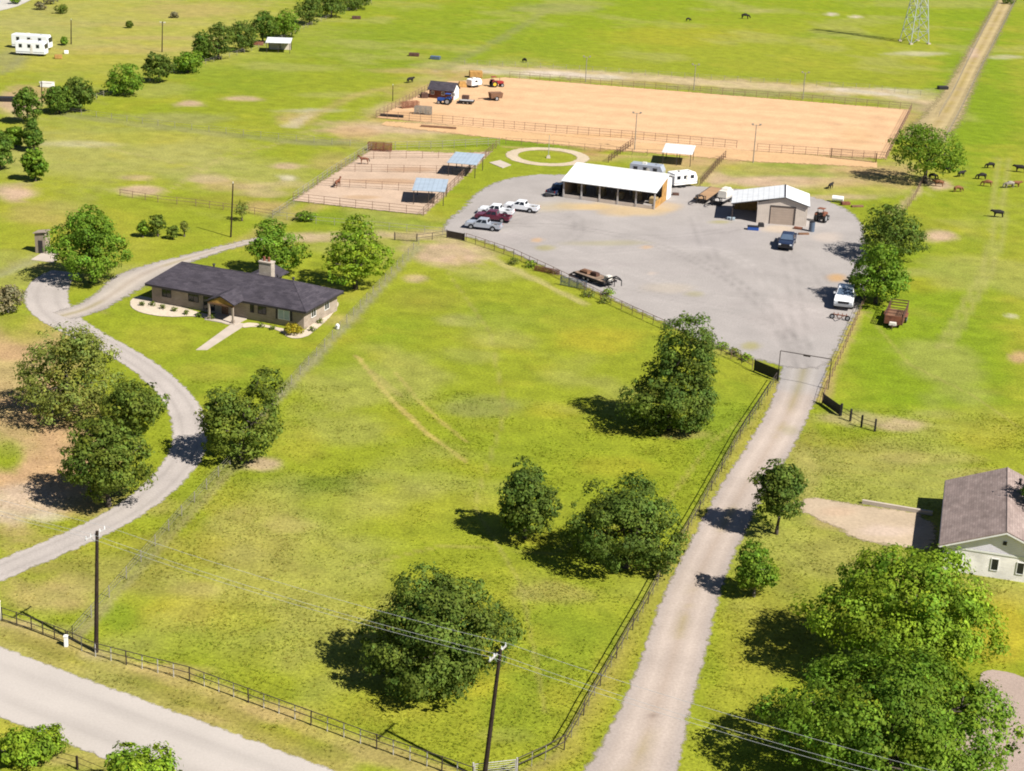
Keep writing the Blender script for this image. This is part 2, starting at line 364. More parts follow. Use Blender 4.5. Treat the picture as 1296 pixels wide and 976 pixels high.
# ---------------------------------------------------------------- land: colour of the soil and the sward
GREEN = np.array(A(160, 172, 45)); LUSH = np.array(A(139, 163, 42)); YELL = np.array(A(188, 182, 68)); PALE = np.array(A(188, 184, 106))
DRY = np.array(A(203, 178, 116)); PINK = np.array(A(222, 190, 160)); TAN = np.array(A(214, 178, 130)); CHALK = np.array(A(238, 222, 205)); DEEP = np.array(A(96, 126, 24))
GREYG = np.array(A(158, 156, 108)); GOLD = np.array(A(200, 184, 58)); OLIVE = np.array(A(160, 156, 62)); PASTURE = np.array(A(140, 168, 30))
# x, y, half-width, half-height (photo survey units), colour, strength
PATCHES = [
 # far fields
 (900, 25, 520, 60, np.array(A(154, 174, 34)), .85), (1000, 60, 260, 40, YELL, .35), (860, 45, 120, 14, GOLD, .35), (560, 60, 160, 50, LUSH, .35), (1235, 120, 60, 120, PASTURE, .8),
 (700, 10, 60, 6, GREYG, .5), (1190, 5, 120, 6, PALE, .5), (1165, 68, 40, 3, CHALK, .5), (1270, 72, 30, 3, CHALK, .5), (1052, 18, 9, 2.5, CHALK, .9), (1083, 21, 10, 2.5, CHALK, .9), (960, 14, 20, 3, PALE, .8), (1060, 45, 60, 6, LUSH, .6),
 (150, 40, 260, 75, np.array(A(190, 186, 90)), 1.0), (120, 30, 150, 4, np.array(A(196, 180, 110)), .7), (200, 48, 120, 3, np.array(A(198, 176, 116)), .6), (120, 72, 90, 3, np.array(A(176, 176, 60)), .6), (60, 30, 90, 14, PALE, .6), (150, 62, 130, 7, DRY, .55), (250, 12, 80, 12, DRY, .55), (90, 80, 100, 12, YELL, .5), (10, 75, 25, 16, GREYG, .6), (20, 130, 30, 16, PINK, .9), (45, 118, 40, 10, TAN, .8), (60, 15, 30, 6, GREYG, .4), (300, 40, 60, 10, YELL, .5),
 (320, 120, 200, 40, GREEN, .7), (260, 100, 120, 25, LUSH, .5), (420, 60, 120, 30, LUSH, .4),
 (240, 131, 20, 4.5, PINK, .9), (308, 125, 30, 4, PINK, .85), (236, 150, 70, 8, GREYG, .5), (375, 150, 30, 12, DRY, .6), (395, 140, 45, 3, CHALK, .35), (430, 120, 60, 4, PALE, .5),
 (130, 190, 200, 44, PALE, .75), (300, 220, 120, 26, PALE, .6), (190, 175, 110, 10, YELL, .55), (100, 182, 60, 5, CHALK, .3), (18, 243, 34, 13, PINK, 1.0), (180, 241, 32, 8, PINK, .9), (175, 225, 24, 5, PINK, .7), (265, 227, 30, 6, PINK, .75), (290, 235, 46, 8, TAN, .45), (362, 210, 20, 5, PINK, .8), (365, 225, 12, 4, CHALK, .6),
 (120, 300, 140, 40, YELL, .45), (60, 270, 70, 20, TAN, .35), (225, 285, 70, 18, GREEN, .5), (290, 255, 70, 12, OLIVE, .6),
 (500, 160, 75, 10, PINK, .7), (450, 160, 30, 6, TAN, .6), (560, 165, 60, 8, PALE, .55), (600, 178, 60, 9, LUSH, .45), (540, 172, 70, 4, DRY, .5), (380, 195, 70, 14, GREEN, .45), (420, 180, 70, 4, GREYG, .6),
 (520, 90, 60, 4, DRY, .75), (560, 82, 40, 5, PINK, .35), (540, 100, 40, 8, PALE, .5), (590, 95, 60, 6, TAN, .5),
 # worn ground round the arena and pens
 (530, 165, 130, 16, np.array(A(206, 190, 128)), .7), (530, 163, 110, 8, PINK, .85), (610, 172, 60, 5, GREEN, .6), (450, 168, 36, 8, TAN, .7), (490, 178, 50, 5, np.array(A(206, 186, 120)), .6), (1010, 222, 170, 24, np.array(A(206, 190, 130)), .75), (1000, 214, 120, 7, TAN, .55), (985, 230, 90, 8, PINK, .85), (1110, 216, 60, 10, TAN, .8), (1095, 243, 60, 7, PALE, .8), (1020, 222, 60, 4, LUSH, .5), (915, 200, 40, 8, TAN, .6), (870, 208, 40, 10, np.array(A(216, 186, 140)), .6), (420, 205, 30, 14, TAN, .4), (340, 262, 40, 10, TAN, .6), (350, 235, 50, 6, PINK, .5),
 # band behind the arena
 (560, 120, 70, 22, TAN, .6), (500, 140, 40, 10, PINK, .6),
 (700, 93, 75, 5.5, CHALK, .95), (640, 88, 40, 5, TAN, .7), (830, 102, 110, 6, DRY, .75), (960, 108, 90, 6, TAN, .55), (1100, 117, 75, 5, CHALK, .95), (1000, 118, 140, 7, GREYG, .55), (1170, 132, 30, 12, np.array(A(190, 165, 140)), .9), (1150, 155, 20, 20, TAN, .6),
 # around the ring, the shelter and the garage
 (693, 180, 80, 12, LUSH, .8), (780, 185, 60, 7, TAN, .9), (760, 200, 36, 6, TAN, .5), (815, 200, 40, 8, PALE, .5), (900, 205, 50, 12, TAN, .6), (930, 190, 40, 12, np.array(A(245, 205, 160)), .9), (1020, 200, 100, 6, np.array(A(240, 200, 155)), .8),
 (960, 215, 90, 9, GREEN, .5), (1010, 208, 60, 5, LUSH, .6), (1000, 228, 60, 6, PINK, .7), (905, 225, 16, 9, PINK, .7), (1080, 240, 60, 8, YELL, .5), (1075, 230, 70, 7, TAN, .5), (1060, 250, 50, 4, PINK, .6), (1140, 232, 30, 7, TAN, .6), (1188, 234, 16, 7, PINK, .9),
 # strip between pens and gravel
 (580, 245, 60, 18, GREEN, .8), (520, 285, 120, 10, LUSH, .7), (620, 225, 30, 14, GREEN, .6), (430, 275, 60, 12, LUSH, .7), (395, 300, 60, 6, PINK, .7), (540, 298, 40, 4, PINK, .8), (460, 300, 60, 4, TAN, .4), (270, 275, 60, 12, GREEN, .5), (335, 245, 40, 6, PINK, .5),
 # big paddock
 (560, 500, 300, 160, GREEN, .75), (570, 322, 55, 18, PINK, 1.0), (525, 352, 20, 7, PINK, .7), (620, 345, 50, 10, PALE, .45), (585, 405, 30, 8, PALE, .8), (600, 450, 40, 10, PALE, .4), (540, 380, 60, 16, OLIVE, .45), (500, 420, 50, 20, LUSH, .45), (760, 430, 60, 18, GOLD, .55), (690, 400, 60, 20, YELL, .4), (650, 400, 70, 20, LUSH, .5),
 (610, 515, 60, 14, GREYG, .45), (440, 545, 70, 22, PALE, .4), (375, 560, 40, 24, YELL, .5), (330, 588, 26, 9, PINK, .95), (420, 615, 62, 13, DEEP, .55), (470, 600, 40, 8, DEEP, .3), (310, 640, 60, 30, YELL, .55), (365, 665, 40, 12, TAN, .4), (310, 700, 45, 12, GREYG, .3), (700, 520, 40, 12, GOLD, .35), (780, 590, 60, 14, GOLD, .3), (520, 640, 120, 30, YELL, .35), (300, 760, 130, 45, YELL, .75), (310, 690, 90, 40, np.array(A(190, 170, 84)), .5), (250, 745, 40, 12, DRY, .5), (470, 690, 60, 12, PALE, .3), (560, 610, 70, 14, PALE, .25), (480, 850, 60, 10, DRY, .3), (640, 930, 40, 12, PALE, .3), (230, 770, 50, 22, GOLD, .4), (150, 780, 26, 20, LUSH, .6), (550, 700, 140, 26, GREEN, .5), (600, 870, 60, 14, GOLD, .5), (460, 900, 120, 18, YELL, .5), (700, 820, 90, 60, LUSH, .55), (660, 900, 60, 50, LUSH, .45), (920, 540, 60, 50, LUSH, .6), (850, 620, 60, 30, GREEN, .4), (700, 750, 60, 14, TAN, .3), (860, 550, 30, 6, TAN, .4), (790, 545, 40, 6, YELL, .4),
 (720, 690, 60, 30, GREEN, .4), (450, 470, 60, 26, LUSH, .3),
 # house lawn and dirt to the west
 (240, 440, 110, 50, GREEN, .7), (300, 470, 90, 30, LUSH, .45), (200, 430, 50, 20, YELL, .45), (350, 450, 60, 16, LUSH, .5), (430, 370, 40, 12, YELL, .6), (440, 340, 40, 20, GREEN, .5), (425, 405, 30, 8, TAN, .4), (270, 470, 50, 14, YELL, .5), (210, 385, 26, 8, GREEN, .5),
 (150, 640, 90, 16, TAN, .3), (20, 540, 90, 150, np.array(A(216, 178, 134)), 1.0), (90, 590, 70, 70, np.array(A(214, 176, 132)), .95), (20, 640, 60, 26, CHALK, .45), (60, 655, 26, 8, CHALK, .45), (8, 577, 26, 22, GREEN, 1.0), (10, 440, 40, 30, TAN, .6), (30, 415, 30, 18, YELL, .6), (15, 400, 24, 20, GREEN, .7), (190, 560, 34, 40, GREEN, .85), (120, 690, 60, 8, YELL, .5), (150, 725, 120, 30, np.array(A(180, 170, 84)), .8), (60, 755, 70, 20, DRY, .85), (100, 740, 50, 14, DRY, .5), (200, 690, 60, 20, OLIVE, .7), (150, 465, 30, 16, GREEN, .5),
 (100, 378, 18, 5, GREEN, .8), (255, 313, 50, 6, GREEN, .6),
 # verges
 (60, 800, 60, 10, PALE, .5), (115, 830, 24, 9, CHALK, .7), (200, 850, 60, 10, TAN, .6), (330, 905, 90, 14, TAN, .6), (460, 955, 60, 14, DRY, .7), (20, 790, 30, 5, PINK, .6), (30, 930, 80, 30, YELL, .6), (100, 960, 60, 12, TAN, .6),
 (760, 870, 16, 60, YELL, .4),
 # east side
 (1180, 440, 130, 120, PASTURE, .75), (1190, 298, 22, 9, PINK, .95), (1290, 452, 16, 10, TAN, .95), (1142, 538, 40, 9, PINK, .85), (1180, 525, 40, 8, PALE, .5), (1085, 530, 50, 8, PINK, .5), (1280, 400, 10, 4, CHALK, .5), (1155, 345, 20, 7, PALE, .5), (1170, 360, 50, 12, GOLD, .3), (1240, 540, 80, 30, YELL, .35), (1080, 580, 90, 26, OLIVE, .8), (1060, 575, 60, 14, YELL, .5), (1170, 580, 80, 8, DRY, .45), (1180, 505, 120, 8, PASTURE, .5), (1060, 700, 60, 30, OLIVE, .8), (1000, 780, 60, 60, OLIVE, .7), (940, 800, 40, 50, YELL, .5), (950, 880, 40, 50, YELL, .5), (1055, 660, 40, 12, TAN, .7), (1270, 800, 40, 40, GOLD, .8), (1280, 760, 40, 16, GOLD, .7), (1045, 440, 16, 50, YELL, .5), (1020, 600, 20, 40, DRY, .4), (1240, 600, 60, 8, DRY, .4),
]
# bare or pale lines across the sward: points, width in metres, colour, strength
LINES = [
 ([(985, 500), (900, 560), (840, 640), (700, 700), (560, 690), (440, 720)], 0.28, np.array(A(186, 176, 92)), .55), ([(560, 335), (620, 420), (640, 520), (600, 640), (660, 740), (690, 900)], 0.26, np.array(A(184, 176, 96)), .5), ([(1100, 400), (1150, 460), (1230, 500), (1290, 540)], 0.3, np.array(A(180, 172, 90)), .5), ([(200, 250), (280, 200), (380, 175), (520, 130)], 0.5, np.array(A(196, 182, 116)), .55), ([(100, 180), (260, 215), (360, 240)], 0.5, np.array(A(198, 184, 120)), .5),
 ([(1015, 512), (1045, 568), (1120, 584), (1200, 598)], 0.5, np.array(A(160, 160, 70)), .5),
 ([(1015, 524), (1045, 576), (1120, 591), (1200, 604)], 0.5, np.array(A(178, 170, 70)), .5),
 ([(1015, 536), (1045, 584), (1120, 598), (1200, 610)], 0.5, np.array(A(160, 160, 70)), .5),
 ([(1015, 548), (1045, 592), (1120, 605), (1200, 616)], 0.5, np.array(A(178, 170, 70)), .5),
 ([(1015, 560), (1045, 600), (1120, 612), (1200, 622)], 0.5, np.array(A(160, 160, 70)), .5),

 ([(600, 86), (700, 91), (800, 97), (900, 105), (1000, 111), (1100, 117), (1168, 126)], 7.0, np.array(A(220, 198, 152)), 1.0), ([(620, 90), (700, 93), (770, 98)], 4.5, CHALK, .8), ([(1060, 114), (1150, 122)], 3.5, CHALK, .8), ([(800, 106), (1000, 120), (1150, 132)], 3.5, np.array(A(172, 162, 110)), .7),
 ([(330, 303), (420, 298), (520, 297), (572, 293)], 1.3, np.array(A(220, 196, 160)), .8),
 ([(452, 450), (478, 485), (500, 510), (540, 548), (588, 583)], 0.40, np.array(A(220, 194, 116)), .8),
 ([(500, 470), (528, 505), (560, 535), (592, 560)], 0.32, np.array(A(215, 190, 110)), .6),
 ([(505, 500), (470, 470)], .6, DRY, .5),
 ([(1262, 200), (1256, 300), (1240, 350), (1205, 410), (1188, 440)], 0.7, PALE, .6), ([(1275, 200), (1268, 300), (1252, 350), (1220, 405), (1200, 440)], 0.7, PALE, .6),
 ([(530, 312), (345, 512), (305, 572), (230, 652), (95, 805)], 0.95, np.array(A(158, 156, 92)), .75), ([(530, 312), (345, 512)], 0.5, np.array(A(172, 168, 130)), .8), ([(300, 590), (95, 810)], 0.45, np.array(A(176, 166, 112)), .6),
 ([(500, 300), (572, 303)], 1.5, PINK, .7),
 ([(340, 305), (420, 300), (520, 296), (575, 290)], 2.5, PINK, .55),
 ([(300, 310), (335, 290), (400, 262), (470, 200)], 2.0, TAN, .45), ([(470, 190), (370, 258), (340, 275)], 1.2, GREYG, .6),
 ([(560, 88), (640, 45), (690, 15)], 2.0, GREYG, .45), ([(380, 155), (450, 120), (545, 100)], 2.0, DRY, .5), ([(370, 160), (395, 140)], 2.0, CHALK, .4), ([(360, 150), (400, 142)], 2.0, DRY, .5),
 ([(85, 145), (200, 160), (330, 175), (470, 186)], 3.0, GREYG, .55), ([(0, 345), (45, 325)], 1.5, GREYG, .8), ([(0, 350), (50, 328)], 0.8, np.array(A(180, 180, 160)), .5),
 ([(0, 95), (30, 72)], 1.2, GREYG, .6), ([(480, 152), (545, 110), (600, 92)], 3.0, TAN, .6),
 ([(0, 790), (120, 830), (330, 900), (600, 995)], 1.6, DRY, .75), ([(0, 808), (200, 884), (430, 970)], 1.8, DRY, .55), ([(0, 800), (200, 870), (430, 958)], 1.2, OLIVE, .6),
 ([(-40, 905), (80, 950), (170, 990)], 1.5, YELL, .5),
 ([(660, 985), (714, 956), (745, 900), (820, 770), (905, 618), (985, 485)], 0.9, np.array(A(176, 160, 96)), .8),
 ([(672, 990), (722, 960), (752, 905), (828, 773), (912, 620), (988, 490)], 1.0, YELL, .7),
 ([(985, 470), (900, 440), (840, 408), (760, 372), (650, 322), (590, 302)], 1.3, OLIVE, .6), ([(590, 312), (660, 345), (740, 385)], 0.8, np.array(A(225, 205, 150)), .5),
 ([(1085, 395), (1050, 470), (1040, 505)], 1.2, DRY, .8), ([(1075, 395), (1045, 470)], 1.2, YELL, .7),
 ([(1130, 270), (1160, 245), (1172, 225)], 1.0, PINK, .6),
 ([(640, 186), (760, 196), (830, 200)], 1.2, TAN, .5), ([(870, 240), (895, 215), (935, 185)], 2.0, DRY, .5), ([(745, 195), (800, 175)], 2.2, np.array(A(200, 150, 110)), .5),
]
def _sstep(a, b, x): t = np.clip((x - a) / (b - a), 0, 1); return t * t * (3 - 2 * t)
def ground_color(X, Y):
    X = np.asarray(X, float); Y = np.asarray(Y, float)
    px, py, fw = project_np(X, Y); ok = fw > 20; px = np.where(ok, px, -9e4); py = np.where(ok, py, 9e4)
    n1, n2, n3, n4 = fbm(X, Y, 42, 3), fbm(X, Y, 14, 7), fbm(X, Y, 4.5, 11), fbm(X, Y, 1.6, 21, 3)
    t = _sstep(.3, .7, .5 * n1 + .5 * n2)[:, None]
    c = np.array(GREEN)[None] * (1 - t) + (0.38 * YELL + 0.62 * GREEN)[None] * t
    wob = 1 + 0.55 * (n2 - .5) + 0.75 * (n3 - .5) + .35 * (n4 - .5)
    for x, y, rx, ry, col, st in PATCHES:
        near = (np.abs(px - x) < rx * 2.2) & (np.abs(py - y) < ry * 2.2)
        if not near.any(): continue
        d = np.sqrt(((px[near] - x) / rx) ** 2 + ((py[near] - y) / ry) ** 2) * wob[near]
        w = ((1 - _sstep(.45, 1.25, d)) * st)[:, None]
        c[near] = c[near] * (1 - w) + np.asarray(col)[None] * w
    for pts, wid, col, st in LINES:
        g = [G(*p) for p in pts]
        xs = [p.x for p in g]; ys = [p.y for p in g]; mgn = wid * 3
        near = (X > min(xs) - mgn) & (X < max(xs) + mgn) & (Y > min(ys) - mgn) & (Y < max(ys) + mgn)
        if not near.any(): continue
        xx, yy = X[near], Y[near]; dm = np.full(len(xx), 1e9)
        for a, b in zip(g[:-1], g[1:]):
            ex, ey = b.x - a.x, b.y - a.y; L2 = ex * ex + ey * ey; u = np.clip(((xx - a.x) * ex + (yy - a.y) * ey) / L2, 0, 1)
            dm = np.minimum(dm, np.hypot(xx - a.x - u * ex, yy - a.y - u * ey))
        d = dm / wid * (1 + 1.1 * (n3[near] - .5) + .7 * (n4[near] - .5)); w = ((1 - _sstep(.35, 1.2, d)) * st)[:, None]
        c[near] = c[near] * (1 - w) + np.asarray(col)[None] * w
    # natural mottling: yellow flower drifts, darker tufts, drier spots
    f = _sstep(.56, .74, n2 * .5 + n3 * .5)[:, None] * .28; c = c * (1 - f) + np.asarray(GOLD)[None] * f * .5 + np.asarray(YELL)[None] * f * .5
    g2 = fbm(X + 300, Y - 90, 7, 55)
    f = _sstep(.52, .72, g2)[:, None] * .30; c = c * (1 - f) + (c * .35 + np.asarray(LUSH) * .6) * f
    g3 = fbm(X - 77, Y + 210, 20, 91)
    f = _sstep(.54, .72, g3)[:, None] * .45; c = c * (1 - f) + np.asarray(PALE)[None] * f
    return c * (0.86 + 0.28 * n4)[:, None]

# one sheet to the horizon: fan of rings, fine where the photograph looks
az = np.concatenate([np.linspace(-180, -27, 30)[:-1], np.linspace(-27, 27, 331), np.linspace(27, 180, 30)[1:]])
rr = [0.5, 25, 50, 70]
while rr[-1] < 640: rr.append(rr[-1] * (1 + 1 / 230.0))
while rr[-1] < 9000: rr.append(rr[-1] * 1.12)
rr = np.array(rr); Rg, Ag = np.meshgrid(rr, np.radians(az), indexing='ij')
GX, GY = (Rg * np.sin(Ag)).ravel(), (Rg * np.cos(Ag)).ravel()
nr, na = Rg.shape; idx = np.arange(nr * na).reshape(nr, na)
F = np.stack([idx[:-1, :-1], idx[:-1, 1:], idx[1:, 1:], idx[1:, :-1]], -1).reshape(-1, 4)[:, ::-1]
GZ = -0.02 + 0.0 * GX
ground = add_np('ground', np.stack([GX, GY, GZ], -1), F, 'ground', ground_color(GX, GY)); tag(ground, kind='structure')
ground['label'] = 'yellow green pasture with dry patches and bare soil'; ground['category'] = 'ground'

# ---------------------------------------------------------------- sheets: roads, yard, sand
SURF = []          # (polygon in x,y) kept free of grass tufts
def resample(pts, step, closed=True):
    out = []; n = len(pts)
    for i in range(n if closed else n - 1):
        a, b = Vector(pts[i]), Vector(pts[(i + 1) % n]); k = max(1, int((b - a).length / step))
        for j in range(k): out.append(a.lerp(b, j / k))
    if not closed: out.append(Vector(pts[-1]))
    return out
def smooth_poly(pts, it=2, closed=True):
    for _ in range(it):
        o = []
        n = len(pts)
        for i in range(n if closed else n - 1):
            a, b = pts[i], pts[(i + 1) % n]; o += [a.lerp(b, .25), a.lerp(b, .75)]
        if not closed: o = [pts[0]] + o + [pts[-1]]
        pts = o
    return pts
def poly_sd(X, Y, P):
    """signed distance to a polygon, positive inside"""
    d2 = np.full(len(X), 1e18); ins = np.zeros(len(X), bool); n = len(P)
    for i in range(n):
        ax, ay = P[i]; bx, by = P[(i + 1) % n]; ex, ey = bx - ax, by - ay; L2 = ex * ex + ey * ey + 1e-12
        u = np.clip(((X - ax) * ex + (Y - ay) * ey) / L2, 0, 1); d2 = np.minimum(d2, (X - ax - u * ex) ** 2 + (Y - ay - u * ey) ** 2)
        if ay != by: ins ^= ((ay > Y) != (by > Y)) & (X < ex * (Y - ay) / (by - ay) + ax)
    return np.where(ins, 1, -1) * np.sqrt(d2)
def add_edge(o, e):
    at = o.data.attributes.new('edge', 'FLOAT', 'POINT'); at.data.foreach_set('value', np.asarray(e, np.float32))
def area_sheet(name, px, z, matname, label, col, jag=0.35, smooth=2, vary=0.12, cat='ground', extra=None, free=True, tracks=None, step=0.75):
    pts = [G(*p) for p in px]; pts = smooth_poly(pts, smooth) if smooth else pts
    P = np.array([(p.x, p.y) for p in pts])
    if free: SURF.append(P)
    x0, y0 = P.min(0) - 1; x1, y1 = P.max(0) + 1; nx_, ny_ = int((x1 - x0) / step) + 1, int((y1 - y0) / step) + 1
    gx, gy = np.meshgrid(x0 + np.arange(nx_) * step, y0 + np.arange(ny_) * step, indexing='ij'); X, Y = gx.ravel(), gy.ravel()
    e = poly_sd(X, Y, P) / jag; idx = np.arange(nx_ * ny_).reshape(nx_, ny_)
    F = np.stack([idx[:-1, :-1], idx[1:, :-1], idx[1:, 1:], idx[:-1, 1:]], -1).reshape(-1, 4); F = F[(e[F] > -1.15).any(1)]
    used = np.unique(F); remap = np.full(len(X), -1); remap[used] = np.arange(len(used)); X, Y, e = X[used], Y[used], e[used]
    o = add_np(name, np.column_stack([X, Y, np.full(len(X), z)]), remap[F], matname, sheet_color(X, Y, np.array(col), vary, extra, tracks)); add_edge(o, e)
    return tag(o, label, cat, kind='structure')
def sheet_color(X, Y, col, vary, extra, tracks=None):
    n = fbm(X, Y, 16, 31) * .5 + fbm(X, Y, 5, 37) * .5
    c = col[None] * (1 + vary * 2 * (n - .5))[:, None]
    if extra:
        px, py, _ = project_np(X, Y); wob = 1 + .8 * (fbm(X, Y, 4, 41) - .5)
        for x, y, rx, ry, cl, stg in extra:
            w = ((1 - _sstep(.4, 1.2, np.sqrt(((px - x) / rx) ** 2 + ((py - y) / ry) ** 2) * wob)) * stg)[:, None]; c = c * (1 - w) + np.asarray(cl)[None] * w
    for pts, wid, amt in tracks or []:
        g = smooth_poly([G(*p) for p in pts], 2, False); dm = np.full(len(X), 1e9)
        for a, b in zip(g[:-1], g[1:]):
            ex, ey = b.x - a.x, b.y - a.y; u = np.clip(((X - a.x) * ex + (Y - a.y) * ey) / (ex * ex + ey * ey + 1e-9), 0, 1); dm = np.minimum(dm, np.hypot(X - a.x - u * ex, Y - a.y - u * ey))
        t = np.exp(-((dm - .85) / wid) ** 2) * (.45 + fbm(X, Y, 9, 47)); c = c * (1 + 1.15 * amt * t)[:, None]
    return c
def strip_sheet(name, px, widths, z, matname, label, col, jag=0.2, vary=0.08, profile=None, cat='road', smooth=2, ncross=9, extra=None):
    """road along a centre line; profile(u) scales the colour across it, u from -1 to 1"""
    c = [G(*p) for p in px]; w = list(widths) if isinstance(widths, (list, tuple)) else [widths] * len(c)
    c4 = [Vector((p.x, p.y, wi)) for p, wi in zip(c, w)]; c4 = smooth_poly(c4, smooth, False)
    c4 = resample(c4, 0.7, False)
    P = np.array([(p.x, p.y) for p in c4]); wd_ = np.array([p.z for p in c4]); d = np.gradient(P, axis=0); nrm = np.stack([d[:, 1], -d[:, 0]], -1); nrm /= np.linalg.norm(nrm, axis=1, keepdims=True)
    us = np.sin(np.linspace(-1, 1, ncross + 4) * math.pi / 2); V = []; C = []; E = []
    for u in us:
        half = wd_ / 2 + jag * 1.1; off = u * half; q = P + nrm * off[:, None]; V.append(np.column_stack([q, np.full(len(q), z)]))
        cc = sheet_color(q[:, 0], q[:, 1], np.array(col), vary, extra)
        if profile: cc = cc * np.array(profile(np.clip(off / (wd_ / 2), -1, 1).mean(), q))
        C.append(cc); E.append((wd_ / 2 - np.abs(off)) / jag)
    V = np.stack(V, 1); C = np.stack(C, 1); E = np.stack(E, 1); n, k = V.shape[:2]; idx = np.arange(n * k).reshape(n, k)
    F = np.stack([idx[:-1, :-1], idx[:-1, 1:], idx[1:, 1:], idx[1:, :-1]], -1).reshape(-1, 4)
    SURF.append(np.concatenate([V[:, 2, :2], V[::-1, -3, :2]]))
    a, b, d_ = V[0, 0], V[0, 1], V[1, 0]
    if np.cross(b - a, d_ - a)[2] < 0: F = F[:, ::-1]
    o = add_np(name, V.reshape(-1, 3), F, matname, C.reshape(-1, 3)); add_edge(o, E.ravel()); return tag(o, label, cat, kind='structure')
def wear(u, q):
    t = np.exp(-((abs(u) - .45) / .16) ** 2); n = fbm(q[:, 0], q[:, 1], 6, 71)
    return (1 - .16 * t * (0.3 + n))[:, None] * np.ones((1, 3))
def two_track(u, q):
    n = fbm(q[:, 0], q[:, 1], 7, 73); m = np.exp(-(u / .2) ** 2) * _sstep(.46, .60, n)
    g = np.array([.78, .76, .50]); base = np.ones((len(q), 3)) * (.93 + .13 * np.exp(-((abs(u) - .4) / .15) ** 2))
    side = _sstep(.62, .95, abs(u)); base = base * (1 - side * np.array([.10, .08, .04]))[None] * (1 - np.exp(-(u / .2) ** 2) * np.array([.05, .08, .12]))[None]
    return base * (1 - m[:, None] * .8) + g[None] * m[:, None] * .8
road = strip_sheet('road', [(-160, 803), (-60, 838), (0, 862), (100, 900), (215, 944), (330, 988), (430, 1027), (560, 1078)], 8.0, 0.012, 'asphalt', 'pale worn county road running past the black fence', A(226, 216, 208), 0.35, .06, wear, ncross=17)
drive = strip_sheet('gravel_lane', [(700, 1120), (760, 1030), (803, 976), (825, 910), (850, 840), (866, 780), (888, 720), (918, 660), (945, 610), (972, 570), (1000, 520), (1018, 470), (1020, 445)], [7.6, 7.2, 6.6, 5.6, 5.2, 5.2, 4.6, 4.6, 4.8, 5.0, 4.8, 5.6, 6.0], 0.008, 'gravel', 'pinkish gravel lane running from the road up to the yard', A(220, 203, 191), 0.45, .18, two_track, ncross=13, extra=[(1012, 465, 60, 45, np.array(A(203, 195, 190)), 1.0), (830, 905, 12, 3, np.array(A(170, 150, 140)), .6), (1000, 545, 10, 6, np.array(A(196, 186, 150)), .6)])
YARD = [(984, 462), (940, 450), (900, 436), (840, 408), (760, 371), (700, 343), (650, 320), (604, 301), (562, 297), (564, 280), (590, 262), (600, 246), (632, 228), (680, 220), (712, 222), (760, 218), (860, 235), (888, 236), (930, 240), (1000, 242), (1060, 258), (1086, 275), (1096, 300), (1100, 340), (1090, 385), (1068, 420), (1050, 462), (1018, 468)]
straw = np.array(A(238, 205, 150)); grn = np.array(A(190, 182, 110)); orn = np.array(A(228, 190, 150))
yard = area_sheet('gravel_yard', YARD, 0.014, 'gravel', 'wide grey gravel yard between the barns and the paddock', A(199, 191, 187), 1.0, 2, .11, 'yard',
    [(745, 262, 60, 5.5, straw, .85), (800, 268, 50, 7, straw, .7), (845, 262, 20, 6, straw, .5), (700, 262, 40, 8, np.array(A(216, 200, 170)), .5), (690, 314, 14, 4, grn, .6), (680, 304, 9, 3.5, orn, .9), (818, 313, 9, 3, orn, .7), (770, 308, 60, 4, grn, .35), (912, 281, 16, 3, grn, .6), (950, 438, 12, 5, grn, .7), (880, 372, 14, 4, grn, .4), (845, 365, 40, 7, np.array(A(215, 200, 180)), .5), (1060, 352, 14, 6, np.array(A(226, 180, 120)), .8), (985, 290, 26, 5, np.array(A(236, 214, 190)), .8), (1045, 300, 24, 8, np.array(A(232, 214, 200)), .6), (640, 300, 50, 8, np.array(A(198, 188, 186)), .4), (900, 300, 80, 20, np.array(A(198, 190, 190)), .3), (825, 346, 8, 3, np.array(A(235, 215, 200)), .6), (1010, 400, 60, 30, np.array(A(212, 200, 196)), .4), (760, 335, 70, 3, np.array(A(190, 180, 178)), .35), (890, 345, 90, 2.5, np.array(A(190, 180, 178)), .3), (940, 385, 60, 2.5, np.array(A(192, 182, 180)), .3)],
    tracks=[([(1018, 470), (1000, 420), (940, 360), (840, 310), (720, 285), (640, 285)], .3, -.14), ([(1020, 468), (1010, 400), (1000, 330), (990, 296)], .3, -.12), ([(1016, 470), (980, 400), (900, 330), (880, 275)], .3, -.10), ([(690, 275), (780, 300), (860, 300), (930, 290)], .3, -.10), ([(1040, 400), (980, 380), (880, 370), (800, 345), (700, 310), (640, 292)], .28, .10), ([(1060, 380), (1030, 340), (1000, 320)], .28, -.10), ([(780, 360), (860, 380), (960, 400), (1020, 440)], .28, -.10), ([(640, 280), (700, 262), (740, 280), (720, 310), (660, 310)], .28, -.09), ([(1020, 430), (960, 340), (900, 310), (760, 320)], .25, .08)])
house_drive = strip_sheet('house_driveway', [(-70, 750), (0, 722), (60, 697), (115, 673), (172, 642), (210, 610), (236, 578), (243, 548), (234, 516), (212, 488), (182, 463), (140, 438), (95, 416), (66, 396), (56, 374), (66, 354), (84, 344)], [3.6, 3.6, 3.5, 3.5, 3.5, 3.7, 3.8, 3.8, 3.8, 3.6, 3.5, 3.6, 4.4, 5.5, 6, 5.5, 4.5], 0.008, 'gravel', 'pale curved driveway looping round to the low house', A(220, 209, 202), 0.4, .14, wear, ncross=13)
house_branch = strip_sheet('house_track', [(78, 400), (112, 391), (145, 371), (170, 352), (205, 337), (255, 322), (305, 308), (345, 299)], [4, 4, 4.5, 6.5, 4.5, 2.6, 2.2, 1.2], 0.016, 'gravel', 'faint gravel track passing behind the low house to the yard', A(217, 204, 192), 0.9, .14, two_track, ncross=9)
